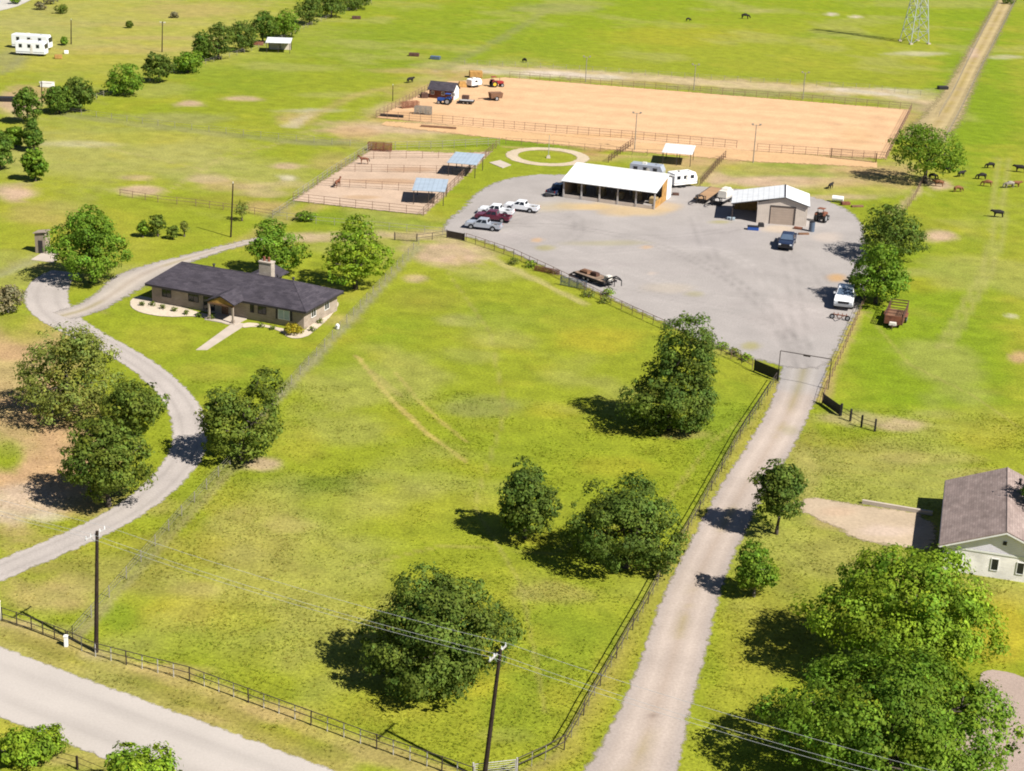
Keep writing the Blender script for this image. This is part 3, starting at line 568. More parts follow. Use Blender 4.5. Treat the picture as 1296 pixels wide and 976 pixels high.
far_road = strip_sheet('far_lane', [(1168, 178), (1190, 152), (1206, 128), (1224, 92), (1243, 58), (1262, 22), (1278, -10)], [9, 8.5, 7, 6, 6, 6, 6], 0.02, 'dirt_cover', 'tan farm lane between fences leading far past the arena', A(214, 192, 142), 2.2, .2, two_track, ncross=11, extra=[(1232, 68, 10, 10, np.array(A(224, 195, 170)), .8)])
ARENA = [(476, 149), (560, 104), (640, 98), (900, 119), (1153, 139), (1121, 201), (950, 191), (760, 177), (600, 161)]
arena = area_sheet('arena_sand', ARENA, 0.03, 'dirt_cover', 'large peach coloured sand riding arena', A(254, 208, 162), 0.8, 0, .05, 'arena', [(520, 148, 60, 8, np.array(A(236, 190, 140)), .7), (600, 105, 50, 8, np.array(A(238, 200, 150)), .5), (700, 172, 200, 3, np.array(A(240, 190, 130)), .5), (1080, 170, 40, 20, np.array(A(255, 212, 165)), .5), (1085, 172, 25, 12, np.array(A(244, 196, 146)), .5)],
    tracks=[*[([(600 + 60 * t, 158 - 56 * t), (1118 + 30 * t, 198 - 56 * t)], .7, (-.06, .05)[k % 2]) for k, t in enumerate(np.linspace(.08, .9, 10))], ([(700, 112), (900, 128), (1080, 142), (1118, 152), (1100, 185), (960, 180), (760, 164), (640, 155), (620, 120), (700, 112)], 1.0, -.05), ([(720, 120), (900, 134), (1060, 147), (1085, 160), (1060, 175), (900, 165), (720, 150)], 1.0, .04), ([(1040, 150), (1070, 165), (1050, 178)], .8, -.04)])
alley = strip_sheet('sand_alley', [(485, 156), (600, 166), (700, 175), (800, 184), (900, 192), (950, 196), (1040, 203), (1110, 209)], [4, 9, 12, 12, 12, 13, 8, 5], 0.026, 'dirt_cover', 'peach sand alley along the near side of the arena', A(246, 202, 152), 1.5, .10, None, 'path', ncross=5)
PENS = [(371, 254), (470, 190), (560, 187), (636, 179), (590, 222), (536, 272), (450, 264)]
pens = area_sheet('pen_dirt', [(371, 254), (420, 222), (470, 190), (520, 191), (575, 194), (622, 192), (590, 222), (536, 272), (450, 263)], 0.03, 'dirt_cover', 'pinkish bare dirt of the horse pens', A(232, 203, 178), 0.9, 0, .10, 'ground', [(440, 250, 60, 6, np.array(A(236, 208, 184)), .6), (490, 230, 60, 4, np.array(A(208, 165, 125)), .6), (520, 215, 40, 4, np.array(A(212, 170, 135)), .6), (460, 250, 30, 3, np.array(A(205, 165, 115)), .5)])
# ring path: annulus
rc = G(693, 198.3); ro_ = (G(746, 198).x - G(640, 198).x) / 2; ri_ = ro_ * .70
th = np.linspace(0, 2 * math.pi, 97)[:-1]; V = []; C = []
RE = []
for k, (r, ev) in enumerate(((ri_ - .35, -1), (ri_ * .5 + ro_ * .5, 3), (ro_ + .35, -1))):
    rj = r + 0 * th; RE.append(np.full(96, ev))
    V.append(np.column_stack([rc.x + rj * np.cos(th), rc.y + rj * np.sin(th) * 1.0, np.full(96, .03)])); C.append(np.tile(np.array(A(238, 218, 190)), (96, 1)) * (1 + .15 * (fbm(np.cos(th) * 20, np.sin(th) * 20, 3, 79) - .5))[:, None])
V = np.stack(V, 1); idx = np.arange(96 * 3).reshape(96, 3); i2 = np.roll(idx, -1, 0)
F = np.concatenate([np.stack([idx[:, k], idx[:, k + 1], i2[:, k + 1], i2[:, k]], -1) for k in (0, 1)])
ring = add_np('ring_path', V.reshape(-1, 3), F, 'dirt_cover', np.stack(C, 1).reshape(-1, 3)); add_edge(ring, np.stack(RE, 1).ravel()); tag(ring, 'round pale gravel ring path circling a patch of lawn', 'path', kind='structure')
def slab(name, px, z0, z1, m, label, cat='slab'):
    pts = [G(*p) for p in px]; SURF.append(np.array([(p.x, p.y) for p in pts]))
    n = len(pts); mb = MB(); mb.add([(p.x, p.y, z0) for p in pts] + [(p.x, p.y, z1) for p in pts], [tuple(range(n, 2 * n)), tuple(range(n - 1, -1, -1))] + [(i, (i + 1) % n, n + (i + 1) % n, n + i) for i in range(n)])
    return tag(mb.build(name, m), label, cat, kind='structure')
slab('concrete_pad', [(39, 329), (57, 318), (74, 321), (71, 333)], -.05, .06, 'concrete', 'pale concrete pad beside the little tan well house')
slab('concrete_pad', [(619, 206), (633, 203), (647, 209), (636, 213)], -.05, .07, 'concrete', 'small concrete pad at the edge of the ring path')
slab('footpath', [(296, 408), (313, 410), (262, 443), (248, 443)], -.05, .03, 'concrete', 'straight concrete footpath leading down from the porch of the low house', 'path')
area_sheet('carport_apron', [(1004, 640), (1028, 628), (1060, 636), (1092, 640), (1182, 652), (1182, 700), (1130, 690), (1085, 683), (1062, 668), (1030, 655)], 0.012, 'dirt_cover', 'pinkish concrete apron reaching from the lane to the brown roofed house', A(226, 203, 174), .8, 1, .12, 'path', [(1120, 672, 40, 9, np.array(A(236, 212, 195)), .7), (1060, 648, 30, 8, np.array(A(222, 190, 160)), .6)])
area_sheet('front_drive', [(1236, 852), (1262, 846), (1310, 862), (1330, 1000), (1200, 1010), (1190, 930), (1246, 905)], 0.012, 'gravel', 'pinkish concrete drive beside the big leafy tree', A(206, 184, 172), .12, 1, .06, 'path')
area_sheet('far_street', [(-40, 22), (0, 14), (30, 6), (52, -10), (20, -14), (-40, 8)], 0.03, 'gravel', 'pale far street at the end of the fields', A(232, 226, 215), .6, 1, .05, 'road')
# ---------------------------------------------------------------- buildings
def frame_from(ax, bx, z=0.0):
    a, b = G(*ax, z), G(*bx, z); return Vector((a.x, a.y, 0)), ang2(a, b), math.hypot(b.x - a.x, b.y - a.y)
def window(par, x0, x1, z0, z1, y, face=-1, pane='glass_dark', frame='white_paint', axis='x', mull=True):
    """window on a wall plane; axis x: wall runs along x at depth y (front faces -y); axis y: wall runs along y at x = y"""
    fr, gl = MB(), MB(); t = 0.07
    def put(mb, a0, a1, b0, b1, d0, d1):
        if axis == 'x': mb.span(a0, a1, min(y + face * d0, y + face * d1), max(y + face * d0, y + face * d1), b0, b1)
        else: mb.span(min(y + face * d0, y + face * d1), max(y + face * d0, y + face * d1), a0, a1, b0, b1)
    put(fr, x0, x1, z0, z0 + t, .004, .06); put(fr, x0, x1, z1 - t, z1, .004, .06); put(fr, x0, x0 + t, z0 + t, z1 - t, .004, .058); put(fr, x1 - t, x1, z0 + t, z1 - t, .004, .058)
    if mull: put(fr, (x0 + x1) / 2 - .03, (x0 + x1) / 2 + .03, z0 + t, z1 - t, .004, .056)
    put(gl, x0 + t, x1 - t, z0 + t, z1 - t, .004, .03)
    w = gl.build('window', pane, par); fr.build('window_frame', frame, w); return w

# --- low ranch house
_a, _b, _c = G(183.5, 360, 2.6), G(387, 396, 2.6), G(428, 362, 2.6)
hang = ang2(_a, _b); HL = (_b - _a).length
hloc = Vector((_a.x, _a.y, 0)); nx, ny = -math.sin(hang), math.cos(hang)
HD = 10.6
house = thing('ranch_house', 'long low tan brick house with dark purple grey hip roof and chimney', 'house', hloc, hang)
ov = 0.65; wx0, wx1, wy0, wy1, wz = ov, HL - ov, ov, HD - ov, 2.55
w = MB()
for (x0, x1, y0, y1) in ((wx0, wx1, wy0, wy0 + .2), (wx0, wx1, wy1 - .2, wy1), (wx0, wx0 + .2, wy0 + .2, wy1 - .2), (wx1 - .2, wx1, wy0 + .2, wy1 - .2)): w.span(x0, x1, y0, y1, -.05, wz)
w.build('wall', 'tan_brick', house, uv=True)
rise = 2.15; hipL, hipR = 2.6, 5.0; mid = HD / 2; z0 = 2.6
def R3(x, y, z): return (x, y, z)
ridge0, ridge1 = (hipL, mid, z0 + rise), (HL - hipR, mid, z0 + rise)
e = [(0, 0, z0), (HL, 0, z0), (HL, HD, z0), (0, HD, z0)]
rf = MB()
rf.slab([e[0], e[1], ridge1, ridge0], .14); rf.slab([e[2], e[3], ridge0, ridge1], .14); rf.slab([e[1], e[2], ridge1], .14); rf.slab([e[3], e[0], ridge0], .14)
roof = rf.build('roof', 'shingle_dark', house, uv=True)
cp = MB(); cp.tube((ridge0[0], mid, z0 + rise + .13), (ridge1[0], mid, z0 + rise + .13), .09, n=6)
for q, r_ in ((e[0], ridge0), (e[3], ridge0), (e[1], ridge1), (e[2], ridge1)): cp.tube((q[0], q[1], q[2] + .13), (r_[0], r_[1], r_[2] + .13), .07, n=6)
cp.build('ridge_cap', 'shingle_dark', roof, uv=True)
fb = MB(); fb.span(0, HL, -.03, .01, z0 - .17, z0 + .1); fb.span(0, HL, HD - .01, HD + .03, z0 - .17, z0 + .1); fb.span(-.03, .0, 0, HD, z0 - .17, z0 + .1); fb.span(HL, HL + .03, 0, HD, z0 - .17, z0 + .1)
fb.build('fascia', 'dark_trim', house)
sf = MB(); sf.span(.02, HL - .02, .02, HD - .02, z0 - .06, z0 - .02); sf.build('soffit', 'off_white', house)
# chimney towards the back slope
cx = HL * .615; cy = mid + 1.2
ch = MB(); ch.span(cx - .95, cx + .95, cy - .5, cy + .5, 2.8, 6.5); chim = ch.build('chimney', 'chimney_stone', house, uv=True)
ck = MB(); ck.span(cx - 1.03, cx + 1.03, cy - .58, cy + .58, 6.5, 6.66); ck.build('chimney_cap', 'concrete', chim)
for dx in (-.4, .35):
    ck = MB(); ck.tube((cx + dx, cy, 6.66), (cx + dx, cy, 7.25), .22, .17, 10); ck.build('chimney_pot', 'rust', chim)
# windows along the front
for x0, x1 in ((2.3, 3.8), (6.6, 8.2), (16.4, 17.0), (17.6, 18.9)): window(house, x0, x1, 1.05, 2.2, wy0, -1, 'glass_dark', 'dark_trim')
window(house, HL - 4.6, HL - 2.8, .85, 2.25, wy0, -1, 'window_pale', 'white_paint')
for xs in (HL - 4.97, HL - 2.79):
    s_ = MB(); s_.span(xs, xs + .36, wy0 - .05, wy0 - .004, .8, 2.28); s_.build('shutter', 'dark_trim', house)
d_ = MB(); d_.span(11.9, 12.95, wy0 - .05, wy0 - .004, 0, 2.1); dr = d_.build('door', 'brown_wood', house)
d_ = MB(); d_.tube((12.8, wy0 - .06, 1.0), (12.8, wy0 - .12, 1.0), .04); d_.build('handle', 'galvanised', dr)
window(house, 9.0, 10.8, .3, 2.2, wy0, -1, 'glass_dark', 'dark_trim')
for y0 in (2.6, 6.3): window(house, y0, y0 + 1.3, 1.0, 2.1, wx1, 1, 'glass_dark', 'white_paint', axis='y')
# porch gable
pw, pd, px0 = 4.4, 2.3, 11.3; pm = px0 + pw / 2; pz, pr = 2.62, 1.0; back = 3.0
pg = MB()
pg.slab([(px0, -pd, pz), (pm, -pd, pz + pr), (pm, back, pz + pr + .06), (px0, back - 2.6, pz + .06)], .12)
pg.slab([(pm, -pd, pz + pr), (px0 + pw, -pd, pz), (px0 + pw, back - 2.6, pz + .06), (pm, back, pz + pr + .06)], .12)
pg.build('porch_roof', 'shingle_dark', house, uv=True)
pf = MB(); pf.prism([(px0 + .25, pz - .08), (px0 + pw - .25, pz - .08), (pm, pz + pr - .14)], -pd + .15, -pd + .22); pf.build('porch_gable', 'hay_wood', house)
pb = MB(); pb.span(px0 + .2, px0 + pw - .2, -pd + .12, -pd + .3, pz - .32, pz - .09); pb.build('porch_beam', 'brown_wood', house)
for x in (px0 + .35, px0 + pw - .35):
    p_ = MB(); p_.span(x - .11, x + .11, -pd + .1, -pd + .32, .08, pz - .32); p_.span(x - .2, x + .2, -pd + .01, -pd + .41, -.02, .5); p_.build('porch_post', 'well_wall', house)
ps = MB(); ps.span(px0 - .2, px0 + pw + .2, -pd - .2, wy0 - .01, -.05, .09); ps.build('porch_floor', 'concrete', house)
# vents on the roof
for vx, vy in ((HL * .30, mid + .35), (HL * .70, mid + .4), (HL * .80, mid + .3)):
    v_ = MB(); v_.tube((vx, vy, 4.3), (vx, vy, 5.15), .13, n=8); v_.tube((vx, vy, 5.15), (vx, vy, 5.3), .24, .16, n=8); v_.build('roof_vent', 'dark_trim', house)
# rear wing
rw = MB(); rw.span(10.6, 14.0, wy1 + .01, wy1 + 3.4, -.05, 2.5); rw.build('rear_wing', 'tan_brick', house, uv=True)
rr_ = MB(); rr_.slab([(10.1, HD - .8, 2.75), (12.3, HD - 2.4, 3.55), (12.3, HD + 3.8, 3.55), (10.1, HD + 3.8, 2.75)], .1); rr_.slab([(12.3, HD - 2.4, 3.55), (14.5, HD - .8, 2.75), (14.5, HD + 3.8, 2.75), (12.3, HD + 3.8, 3.55)], .1)
rr_.build('rear_roof', 'shingle_dark', house, uv=True)
# stone beds round the house
def bed(name, px, label, extra=None):
    o = area_sheet(name, px, 0.05, 'dirt_cover', label, A(248, 230, 206), .12, 2, .2, 'garden bed', extra, step=.3); return o
bed('stone_bed', [(163, 383), (172, 374), (190, 377), (225, 388), (262, 398), (296, 406), (292, 413), (270, 405), (245, 400), (215, 402), (185, 398), (168, 392)], 'cream stone garden bed along the west front of the low house')
bed('stone_bed', [(308, 408), (330, 410), (356, 416), (384, 420), (390, 414), (408, 398), (426, 380), (430, 386), (418, 402), (400, 418), (386, 428), (366, 429), (356, 420), (338, 414), (318, 414), (306, 416)], 'cream stone garden bed wrapping the east corner of the low house')

# --- long open barn
ba, bb = G(714, 229, 3.0), G(829, 244, 3.0); bang = ang2(ba, bb); BL = (bb - ba).length; bloc = Vector((ba.x, ba.y, 0))
barn = thing('open_barn', 'long open fronted hay barn with bright white metal roof', 'barn', bloc, bang)
BD, eh, rh, ydep = 10.5, 3.0, 4.7, 7.4
r_ = MB(); r_.slab([(-.4, -.5, eh), (BL + .4, -.5, eh), (BL + .4, ydep, rh), (-.4, ydep, rh)], .1); r_.slab([(-.4, ydep, rh), (BL + .4, ydep, rh), (BL + .4, BD + .4, 3.7), (-.4, BD + .4, 3.7)], .1)
br = r_.build('roof', 'white_metal_roof', barn)
r_ = MB(); r_.span(-.42, BL + .42, ydep - .2, ydep + .2, rh + .08, rh + .16); r_.build('ridge_cap', 'white_paint', br)
nb = 5
for i in range(nb + 1):
    x = BL * i / nb; p_ = MB(); p_.span(x - .12, x + .12, -.12, .12, -.1, eh - .02); p_.build('post', 'grey_wood', barn)
    p_ = MB(); p_.span(x - .1, x + .1, ydep - .1, ydep + .1, -.1, rh - .02); p_.build('post', 'grey_wood', barn)
for i in range(nb):
    x0, x1 = BL * i / nb + .14, BL * (i + 1) / nb - .14; p_ = MB(); p_.span(x0, x1, -.05, .0, .05, .62); p_.build('stall_board', 'grey_metal_wall', barn)
w = MB(); w.span(0, BL, BD - .1, BD, -.05, 3.62); w.build('back_wall', 'grey_metal_wall', barn)
w = MB(); w.prism_x([(0.2, -.05), (0.2, 2.95), (ydep - .05, 4.55), (ydep - .05, -.05)], -.02, .08); w.build('end_wall', 'tan_metal_wall', barn)
w = MB(); w.prism_x([(ydep, -.05), (ydep, 4.62), (BD, 3.66), (BD, -.05)], BL - .08, BL + .04); w.build('end_panel', 'white_paint', barn)
w = MB(); w.prism_x([(0.15, -.05), (0.15, 1.2), (ydep - .1, 1.3), (ydep - .1, -.05)], BL - .05, BL + .05); w.build('end_boards', 'hay_wood', barn)
w = MB(); w.prism_x([(0.1, 2.7), (0.1, 3.0), (ydep, 4.6), (ydep, 4.1)], BL - .06, BL + .06); w.build('gable_trim', 'tan_metal_wall', barn)
w = MB(); w.prism_x([(4.6, 1.3), (4.6, 3.75), (ydep - .05, 4.35), (ydep - .05, 1.3)], BL - .04, BL + .04); w.build('end_boards', 'hay_wood', barn)
for i, (x, y, n_) in enumerate(((2.0, 4.2, 2), (5.6, 4.6, 2), (9.2, 4.2, 1), (12.4, 4.6, 2), (15.6, 4.0, 1))):
    for k in range(n_):
        o = MB().span(x - .75, x + .75, y - .7, y + .7, 1.2 * k, 1.2 * k + 1.18).build('hay_bale', 'shaded_straw', None, bevel=.15)
        o.location = bloc; o.rotation_euler = (0, 0, bang)
        tag(o, 'big straw bale stored in the shade under the white barn roof', 'hay bale', 'bales under the barn roof')

# --- garage with lean-to
ga, gb = G(957, 282), G(1020, 287); gang = ang2(ga, gb); GL = (gb - ga).length; gloc = Vector((ga.x, ga.y, 0))
gar = thing('garage', 'grey metal garage with roller door and white roof over an open lean-to', 'garage', gloc, gang)
GD, ge, gp = 8.5, 3.6, 4.9; gm = GL * .53; lx = -4.2
w = MB(); dx0, dx1, dh = GL * .27, GL * .75, 3.15
w.prism([(0, -.05), (dx0, -.05), (dx0, dh), (gm, dh), (gm, gp - .1), (0, ge)], 0, .12); w.prism([(gm, dh), (dx1, dh), (dx1, -.05), (GL, -.05), (GL, ge), (gm, gp - .1)], 0, .12)
w.build('front_wall', 'grey_metal_wall', gar)
w = MB(); w.span(GL - .1, GL, .13, GD, -.05, ge - .03); w.build('side_wall', 'white_metal_wall', gar)
w = MB(); w.span(0, .1, .13, GD, -.05, ge - .03); w.build('side_wall', 'grey_metal_wall', gar)
w = MB(); w.span(.11, GL - .11, GD - .1, GD, -.05, ge - .03); w.build('back_wall', 'grey_metal_wall', gar)
w = MB(); w.span(dx0, dx1, .06, .11, 0, dh); dd = w.build('roller_door', 'roller_door', gar)
w = MB(); w.span(dx0 - .14, dx0, -.05, .02, 0, dh + .14); w.span(dx1, dx1 + .14, -.05, .02, 0, dh + .14); w.span(dx0, dx1, -.05, .02, dh, dh + .14); w.build('door_frame', 'dark_trim', gar)
r_ = MB(); r_.slab([(gm, -.35, gp), (GL + .3, -.35, ge), (GL + .3, GD + .3, ge), (gm, GD + .3, gp)], .1)
r_.build('roof', 'white_metal_roof', gar)
r_ = MB(); r_.slab([(lx - .3, -.35, ge - .45), (0, -.35, ge + .15), (gm, -.35, gp), (gm, GD + .3, gp), (0, GD + .3, ge + .15), (lx - .3, GD + .3, ge - .45)][0:1] + [(gm, -.35, gp), (gm, GD + .3, gp), (lx - .3, GD + .3, ge - .45)], .1); r_.build('roof', 'white_metal_roof', gar)
r_ = MB(); r_.span(gm - .12, gm + .12, -.36, GD + .31, gp + .07, gp + .15); r_.build('ridge_cap', 'dark_trim', gar)
r_ = MB(); r_.prism([(lx - .3, ge - .58), (gm, gp - .12), (GL + .32, ge - .14), (GL + .32, ge + .0), (gm, gp + .02), (lx - .3, ge - .43)], -.4, -.36); r_.build('fascia', 'dark_trim', gar)
for y in (.1, 2.9, 5.7, 8.3):
    p_ = MB(); p_.span(lx - .08, lx + .08, y - .08, y + .08, -.05, ge - .5); p_.build('post', 'fence_pipe', gar)
w = MB(); w.span(lx + .1, -.05, GD - .08, GD, -.05, 2.2); w.build('lean_to_back', 'hay_wood', gar)
# blue tub and tyres inside the lean-to are separate things below

# --- brown roofed house at the east edge
_p = G(1189, 691, 2.7); rang = math.radians(-15)
rh_ = thing('gabled_house', 'white brick house with brown shingle gable roof and pale siding gable', 'house', (_p.x, _p.y, 0), rang)
RW, RL, re, rp = 12.0, 16.6, 2.7, 5.1; rmid = RW / 2; o_ = .5
w = MB(); w.span(o_, RW - o_, o_, o_ + .2, -.05, re); w.span(o_, RW - o_, RL - o_ - .2, RL - o_, -.05, re); w.span(o_, o_ + .2, o_ + .2, RL - o_ - .2, -.05, re); w.span(RW - o_ - .2, RW - o_, o_ + .2, RL - o_ - .2, -.05, re)
w.build('wall', 'white_brick', rh_, uv=True)
for y0 in (o_ - .02, RL - o_ - .16):
    w = MB(); w.prism([(o_ - .1, re), (RW - o_ + .1, re), (rmid, rp - .2)], y0, y0 + .16); w.build('gable', 'pale_siding', rh_)
w = MB(); w.span(o_ - .05, RW - o_ + .05, o_ - .05, o_ - .03, re - .22, re - .02); w.build('belt_board', 'white_paint', rh_)
r_ = MB(); r_.slab([(0, 0, re - .02), (rmid, 0, rp), (rmid, RL, rp), (0, RL, re - .02)], .14); r_.slab([(rmid, 0, rp), (RW, 0, re - .02), (RW, RL, re - .02), (rmid, RL, rp)], .14)
rr2 = r_.build('roof', 'shingle_brown', rh_, uv=True)
r_ = MB(); r_.tube((rmid, 0, rp + .1), (rmid, RL, rp + .1), .1, n=6); r_.build('ridge_cap', 'shingle_brown', rr2, uv=True)
r_ = MB(); r_.prism([(0, re - .16), (rmid, rp - .14), (RW, re - .16), (RW, re - .02), (rmid, rp), (0, re - .02)], -.03, 0); r_.build('rake_board', 'white_paint', rh_)
r_ = MB(); r_.span(-.1, .02, .02, RL - .02, re - .14, re + .02); r_.build('gutter', 'white_paint', rh_)
window(rh_, 5.0, 5.75, .75, 2.05, o_, -1, 'glass_dark', 'white_paint', mull=False); window(rh_, 7.4, 8.15, .75, 2.05, o_, -1, 'glass_dark', 'white_paint', mull=False); window(rh_, 1.6, 2.35, .75, 2.05, o_, -1, 'glass_dark', 'white_paint', mull=False)
v_ = MB(); v_.span(rmid - .18, rmid + .18, o_ - .08, o_ - .03, 3.6, 4.0); v_.build('gable_vent', 'dark_trim', rh_)
v_ = MB(); v_.tube((rmid + 1.3, RL - 3, rp - .7), (rmid + 1.3, RL - 3, rp + .15), .12, n=8); v_.tube((rmid + 1.3, RL - 3, rp + .15), (rmid + 1.3, RL - 3, rp + .28), .2, .15, n=8); v_.build('roof_vent', 'dark_trim', rh_)
w = MB(); a_, b_ = G(1091, 637), G(1180, 652); L_ = (b_ - a_).length
kw = MB(); kw.span(0, L_, -.15, .15, -.05, .42); o = kw.build('low_wall', 'concrete', None); o.location = (a_.x, a_.y, 0); o.rotation_euler = (0, 0, ang2(a_, b_)); tag(o, 'low pale concrete kerb wall along the apron of the brown roofed house', 'wall')

# --- open shelters with lean roofs
def shelter(pa, pb, zf, zb, dep, label, group, mat_r='blue_grey_roof', posts=3, back=True, group2=None):
    a, b = G(*pa, zf), G(*pb, zf); L = (b - a).length
    t = thing('shelter', label, 'shelter', (a.x, a.y, 0), ang2(a, b), group)
    r = MB(); r.slab([(-.2, -.2, zf), (L + .2, -.2, zf), (L + .2, dep, zb), (-.2, dep, zb)], .09); r.build('roof', mat_r, t)
    for i in range(posts):
        x = .1 + (L - .2) * i / (posts - 1)
        for y, z in ((.1, zf), (dep - .2, zb)):
            p = MB(); p.span(x - .06, x + .06, y - .06, y + .06, -.05, z - .02 + (.0)); p.build('post', 'fence_pipe', t)
    if back:
        w_ = MB(); w_.span(.05, L - .05, dep - .16, dep - .1, -.05, zb - .12); w_.build('back_wall', 'grey_metal_wall', t)
    return t
shelter((523, 241), (562, 243), 2.5, 3.0, 7.0, 'blue grey roofed horse shelter at the pen corner beside the parked pickups', None, back=False)
shelter((567, 206), (602, 209), 2.5, 3.0, 7.0, 'blue grey roofed horse shelter at the pen corner beside the ring path', None, back=False)
shelter((839, 193), (875, 196), 2.4, 2.8, 6.5, 'small pale roofed shelter standing in the paddock behind the white barn', None, 'white_metal_roof', back=False)
shelter((337, 54), (367, 55), 2.6, 3.0, 6, 'lone white roofed shelter at the foot of the far tree line', None, 'white_metal_roof')

# --- announcer hut by the arena
ha, hb = G(543, 124), G(574, 127); L_ = (hb - ha).length
hut = thing('arena_hut', 'little hut with dark slate roof and white gable beside the sand arena', 'hut', (ha.x, ha.y, 0), ang2(ha, hb))
w = MB(); w.span(0, L_, 0, 3.6, -.05, 2.2); w.build('wall', 'rust', hut)
w = MB(); w.prism_x([(0, 2.2), (3.6, 2.2), (1.8, 3.4)], L_ - .06, L_ + .02); w.prism_x([(0, -.05), (3.6, -.05), (3.6, 2.2), (0, 2.2)], L_ + .003, L_ + .03); w.build('gable_wall', 'white_paint', hut)
r_ = MB(); r_.slab([(-.3, -.6, 1.95), (L_ + .25, -.6, 1.95), (L_ + .25, 1.8, 3.6), (-.3, 1.8, 3.6)], .1); r_.slab([(-.3, 1.8, 3.6), (L_ + .25, 1.8, 3.6), (L_ + .25, 4.2, 1.95), (-.3, 4.2, 1.95)], .1); r_.build('roof', 'shingle_dark', hut, uv=True)
for x in (.4, L_ * .5, L_ - .5): window(hut, x, x + .8, .9, 1.7, 0, -1, 'glass_dark', 'white_paint')
# --- well house
wa = G(45, 320); well = thing('well_house', 'tiny tan well house standing alone on the grass by a concrete pad', 'shed', (wa.x, wa.y, 0), math.radians(-12))
w = MB(); w.span(0, 1.7, 0, 1.5, -.05, 3.0); w.build('wall', 'well_wall', well)
r_ = MB(); r_.slab([(-.2, -.2, 3.02), (1.9, -.2, 3.35), (1.9, 1.7, 3.35), (-.2, 1.7, 3.02)], .1); r_.build('roof', 'well_wall', well)
w = MB(); w.span(.55, 1.25, -.04, -.004, .0, 2.0); w.build('door', 'dark_trim', well)
# --- white gate pillars beside the road fence
for p_, lb in (((-1, 784), 'white gate pillar at the driveway mouth'), ((84, 818), 'short white post where the two fences meet')):
    g = G(*p_); hh = 1.7 if p_[0] < 0 else .95
    o = MB(); o.box((0, 0, hh / 2), (.28, .28, hh)); o.box((0, 0, hh + .04), (.36, .36, .08)); o.box((0, 0, hh + .13), (.2, .2, .1), taper=.3); ob = o.build('gate_pillar', 'white_paint'); ob.location = g; tag(ob, lb, 'pillar')

# ---------------------------------------------------------------- lattice transmission tower
tb = [G(1141, 52), G(1173, 56)]; tc = (tb[0] + tb[1]) / 2; tw = (tb[1] - tb[0]).length * .78
tower = thing('transmission_tower', 'tall grey lattice transmission tower standing in the far field', 'tower', (tc.x, tc.y, 0), math.radians(20))
hb_ = tw / 2; levels = [0, 3.6, 7.2, 10.6, 13.8, 16.8, 19.6, 22.2, 24.6, 27, 30, 34]
wid = [hb_ * (1 - .80 * min(1, z / 24)) for z in levels]
for sx, sy in ((1, 1), (1, -1), (-1, 1), (-1, -1)):
    m_ = MB(); m_.path([(sx * w_, sy * w_, z) for w_, z in zip(wid, levels)], .14, 4); m_.build('leg', 'galvanised', tower)
    f_ = MB(); f_.box((sx * wid[0], sy * wid[0], .1), (.9, .9, .5)); f_.build('footing', 'concrete', tower)
for i in range(len(levels) - 1):
    z0_, z1_, w0_, w1_ = levels[i], levels[i + 1], wid[i], wid[i + 1]; m_ = MB()
    for s in (-1, 1):
        for a0, a1 in ((-1, 1), (1, -1)):
            m_.tube((s * w0_, a0 * w0_, z0_), (s * w1_, a1 * w1_, z1_), .075, n=4); m_.tube((a0 * w0_, s * w0_, z0_), (a1 * w1_, s * w1_, z1_), .075, n=4)
        m_.tube((s * w1_, -w1_, z1_), (s * w1_, w1_, z1_), .07, n=4); m_.tube((-w1_, s * w1_, z1_), (w1_, s * w1_, z1_), .07, n=4)
    m_.build('bracing', 'galvanised', tower)
for z, half in ((22.2, 6.5), (26, 7.5), (30, 6)):
    for s in (-1, 1):
        m_ = MB(); ww = hb_ * .2
        m_.path([(0, -ww, z), (s * half, 0, z + .6)], .1, 4); m_.path([(0, ww, z), (s * half, 0, z + .6)], .1, 4); m_.path([(0, 0, z + 1.6), (s * half, 0, z + .6)], .1, 4)
        for k in (.3, .6): m_.tube((s * half * k, 0, z + .6 * k), (s * half * k, 0, z + 1.6 - k), .06, n=4)
        m_.build('cross_arm', 'galvanised', tower)

# ---------------------------------------------------------------- utility poles and wires
def utility_pole(px, ytop, label, arm=1.3, armz=None, lean=(0, 0), group=None, r=.2, insul=True, name='utility_pole', armdir=None):
    b = G(*px) if isinstance(px, tuple) else px; h = height_at(b, ytop) if ytop is not None else 11.5
    t = thing(name, label, 'utility pole', (b.x, b.y, 0), 0, group)
    top = Vector((lean[0] * h, lean[1] * h, h))
    p = MB(); p.tube((0, 0, -.3), top, r, r * .66, 10); p.build('pole', 'pole_wood', t, smooth=False)
    u = Vector((1, 0, 0)) if armdir is None else armdir
    if arm:
        az_ = h - .35; c = top * (az_ / h); fw_ = Vector((-u.y, u.x, 0)) * (r * .9)
        a = MB(); a.tube(c - u * arm + fw_, c + u * arm + fw_, .075, n=4); ar = a.build('cross_arm', 'grey_wood', t)
        for k in (-.92, -.45, .45, .92):
            i_ = MB(); q = c + u * (arm * k) + fw_; i_.tube(q + Vector((0, 0, .06)), q + Vector((0, 0, .3)), .05, .035, 6); i_.build('insulator', 'insulator', ar)
        for s in (-1, 1):
            a = MB(); a.tube(c + u * (arm * .5 * s) + fw_, c + Vector((0, 0, -.75)) + fw_ * .8, .025, n=4); a.build('brace', 'galvanised', ar)
    else:
        i_ = MB(); i_.tube(top, top + Vector((0, 0, .28)), .05, .035, 6); i_.build('insulator', 'insulator', t)
    return t, b + top
_l, _r = G(121.5, 825), G(612, 988); wdir = (_r - _l).normalized(); wdir.z = 0; adir = Vector((-wdir.y, wdir.x, 0))
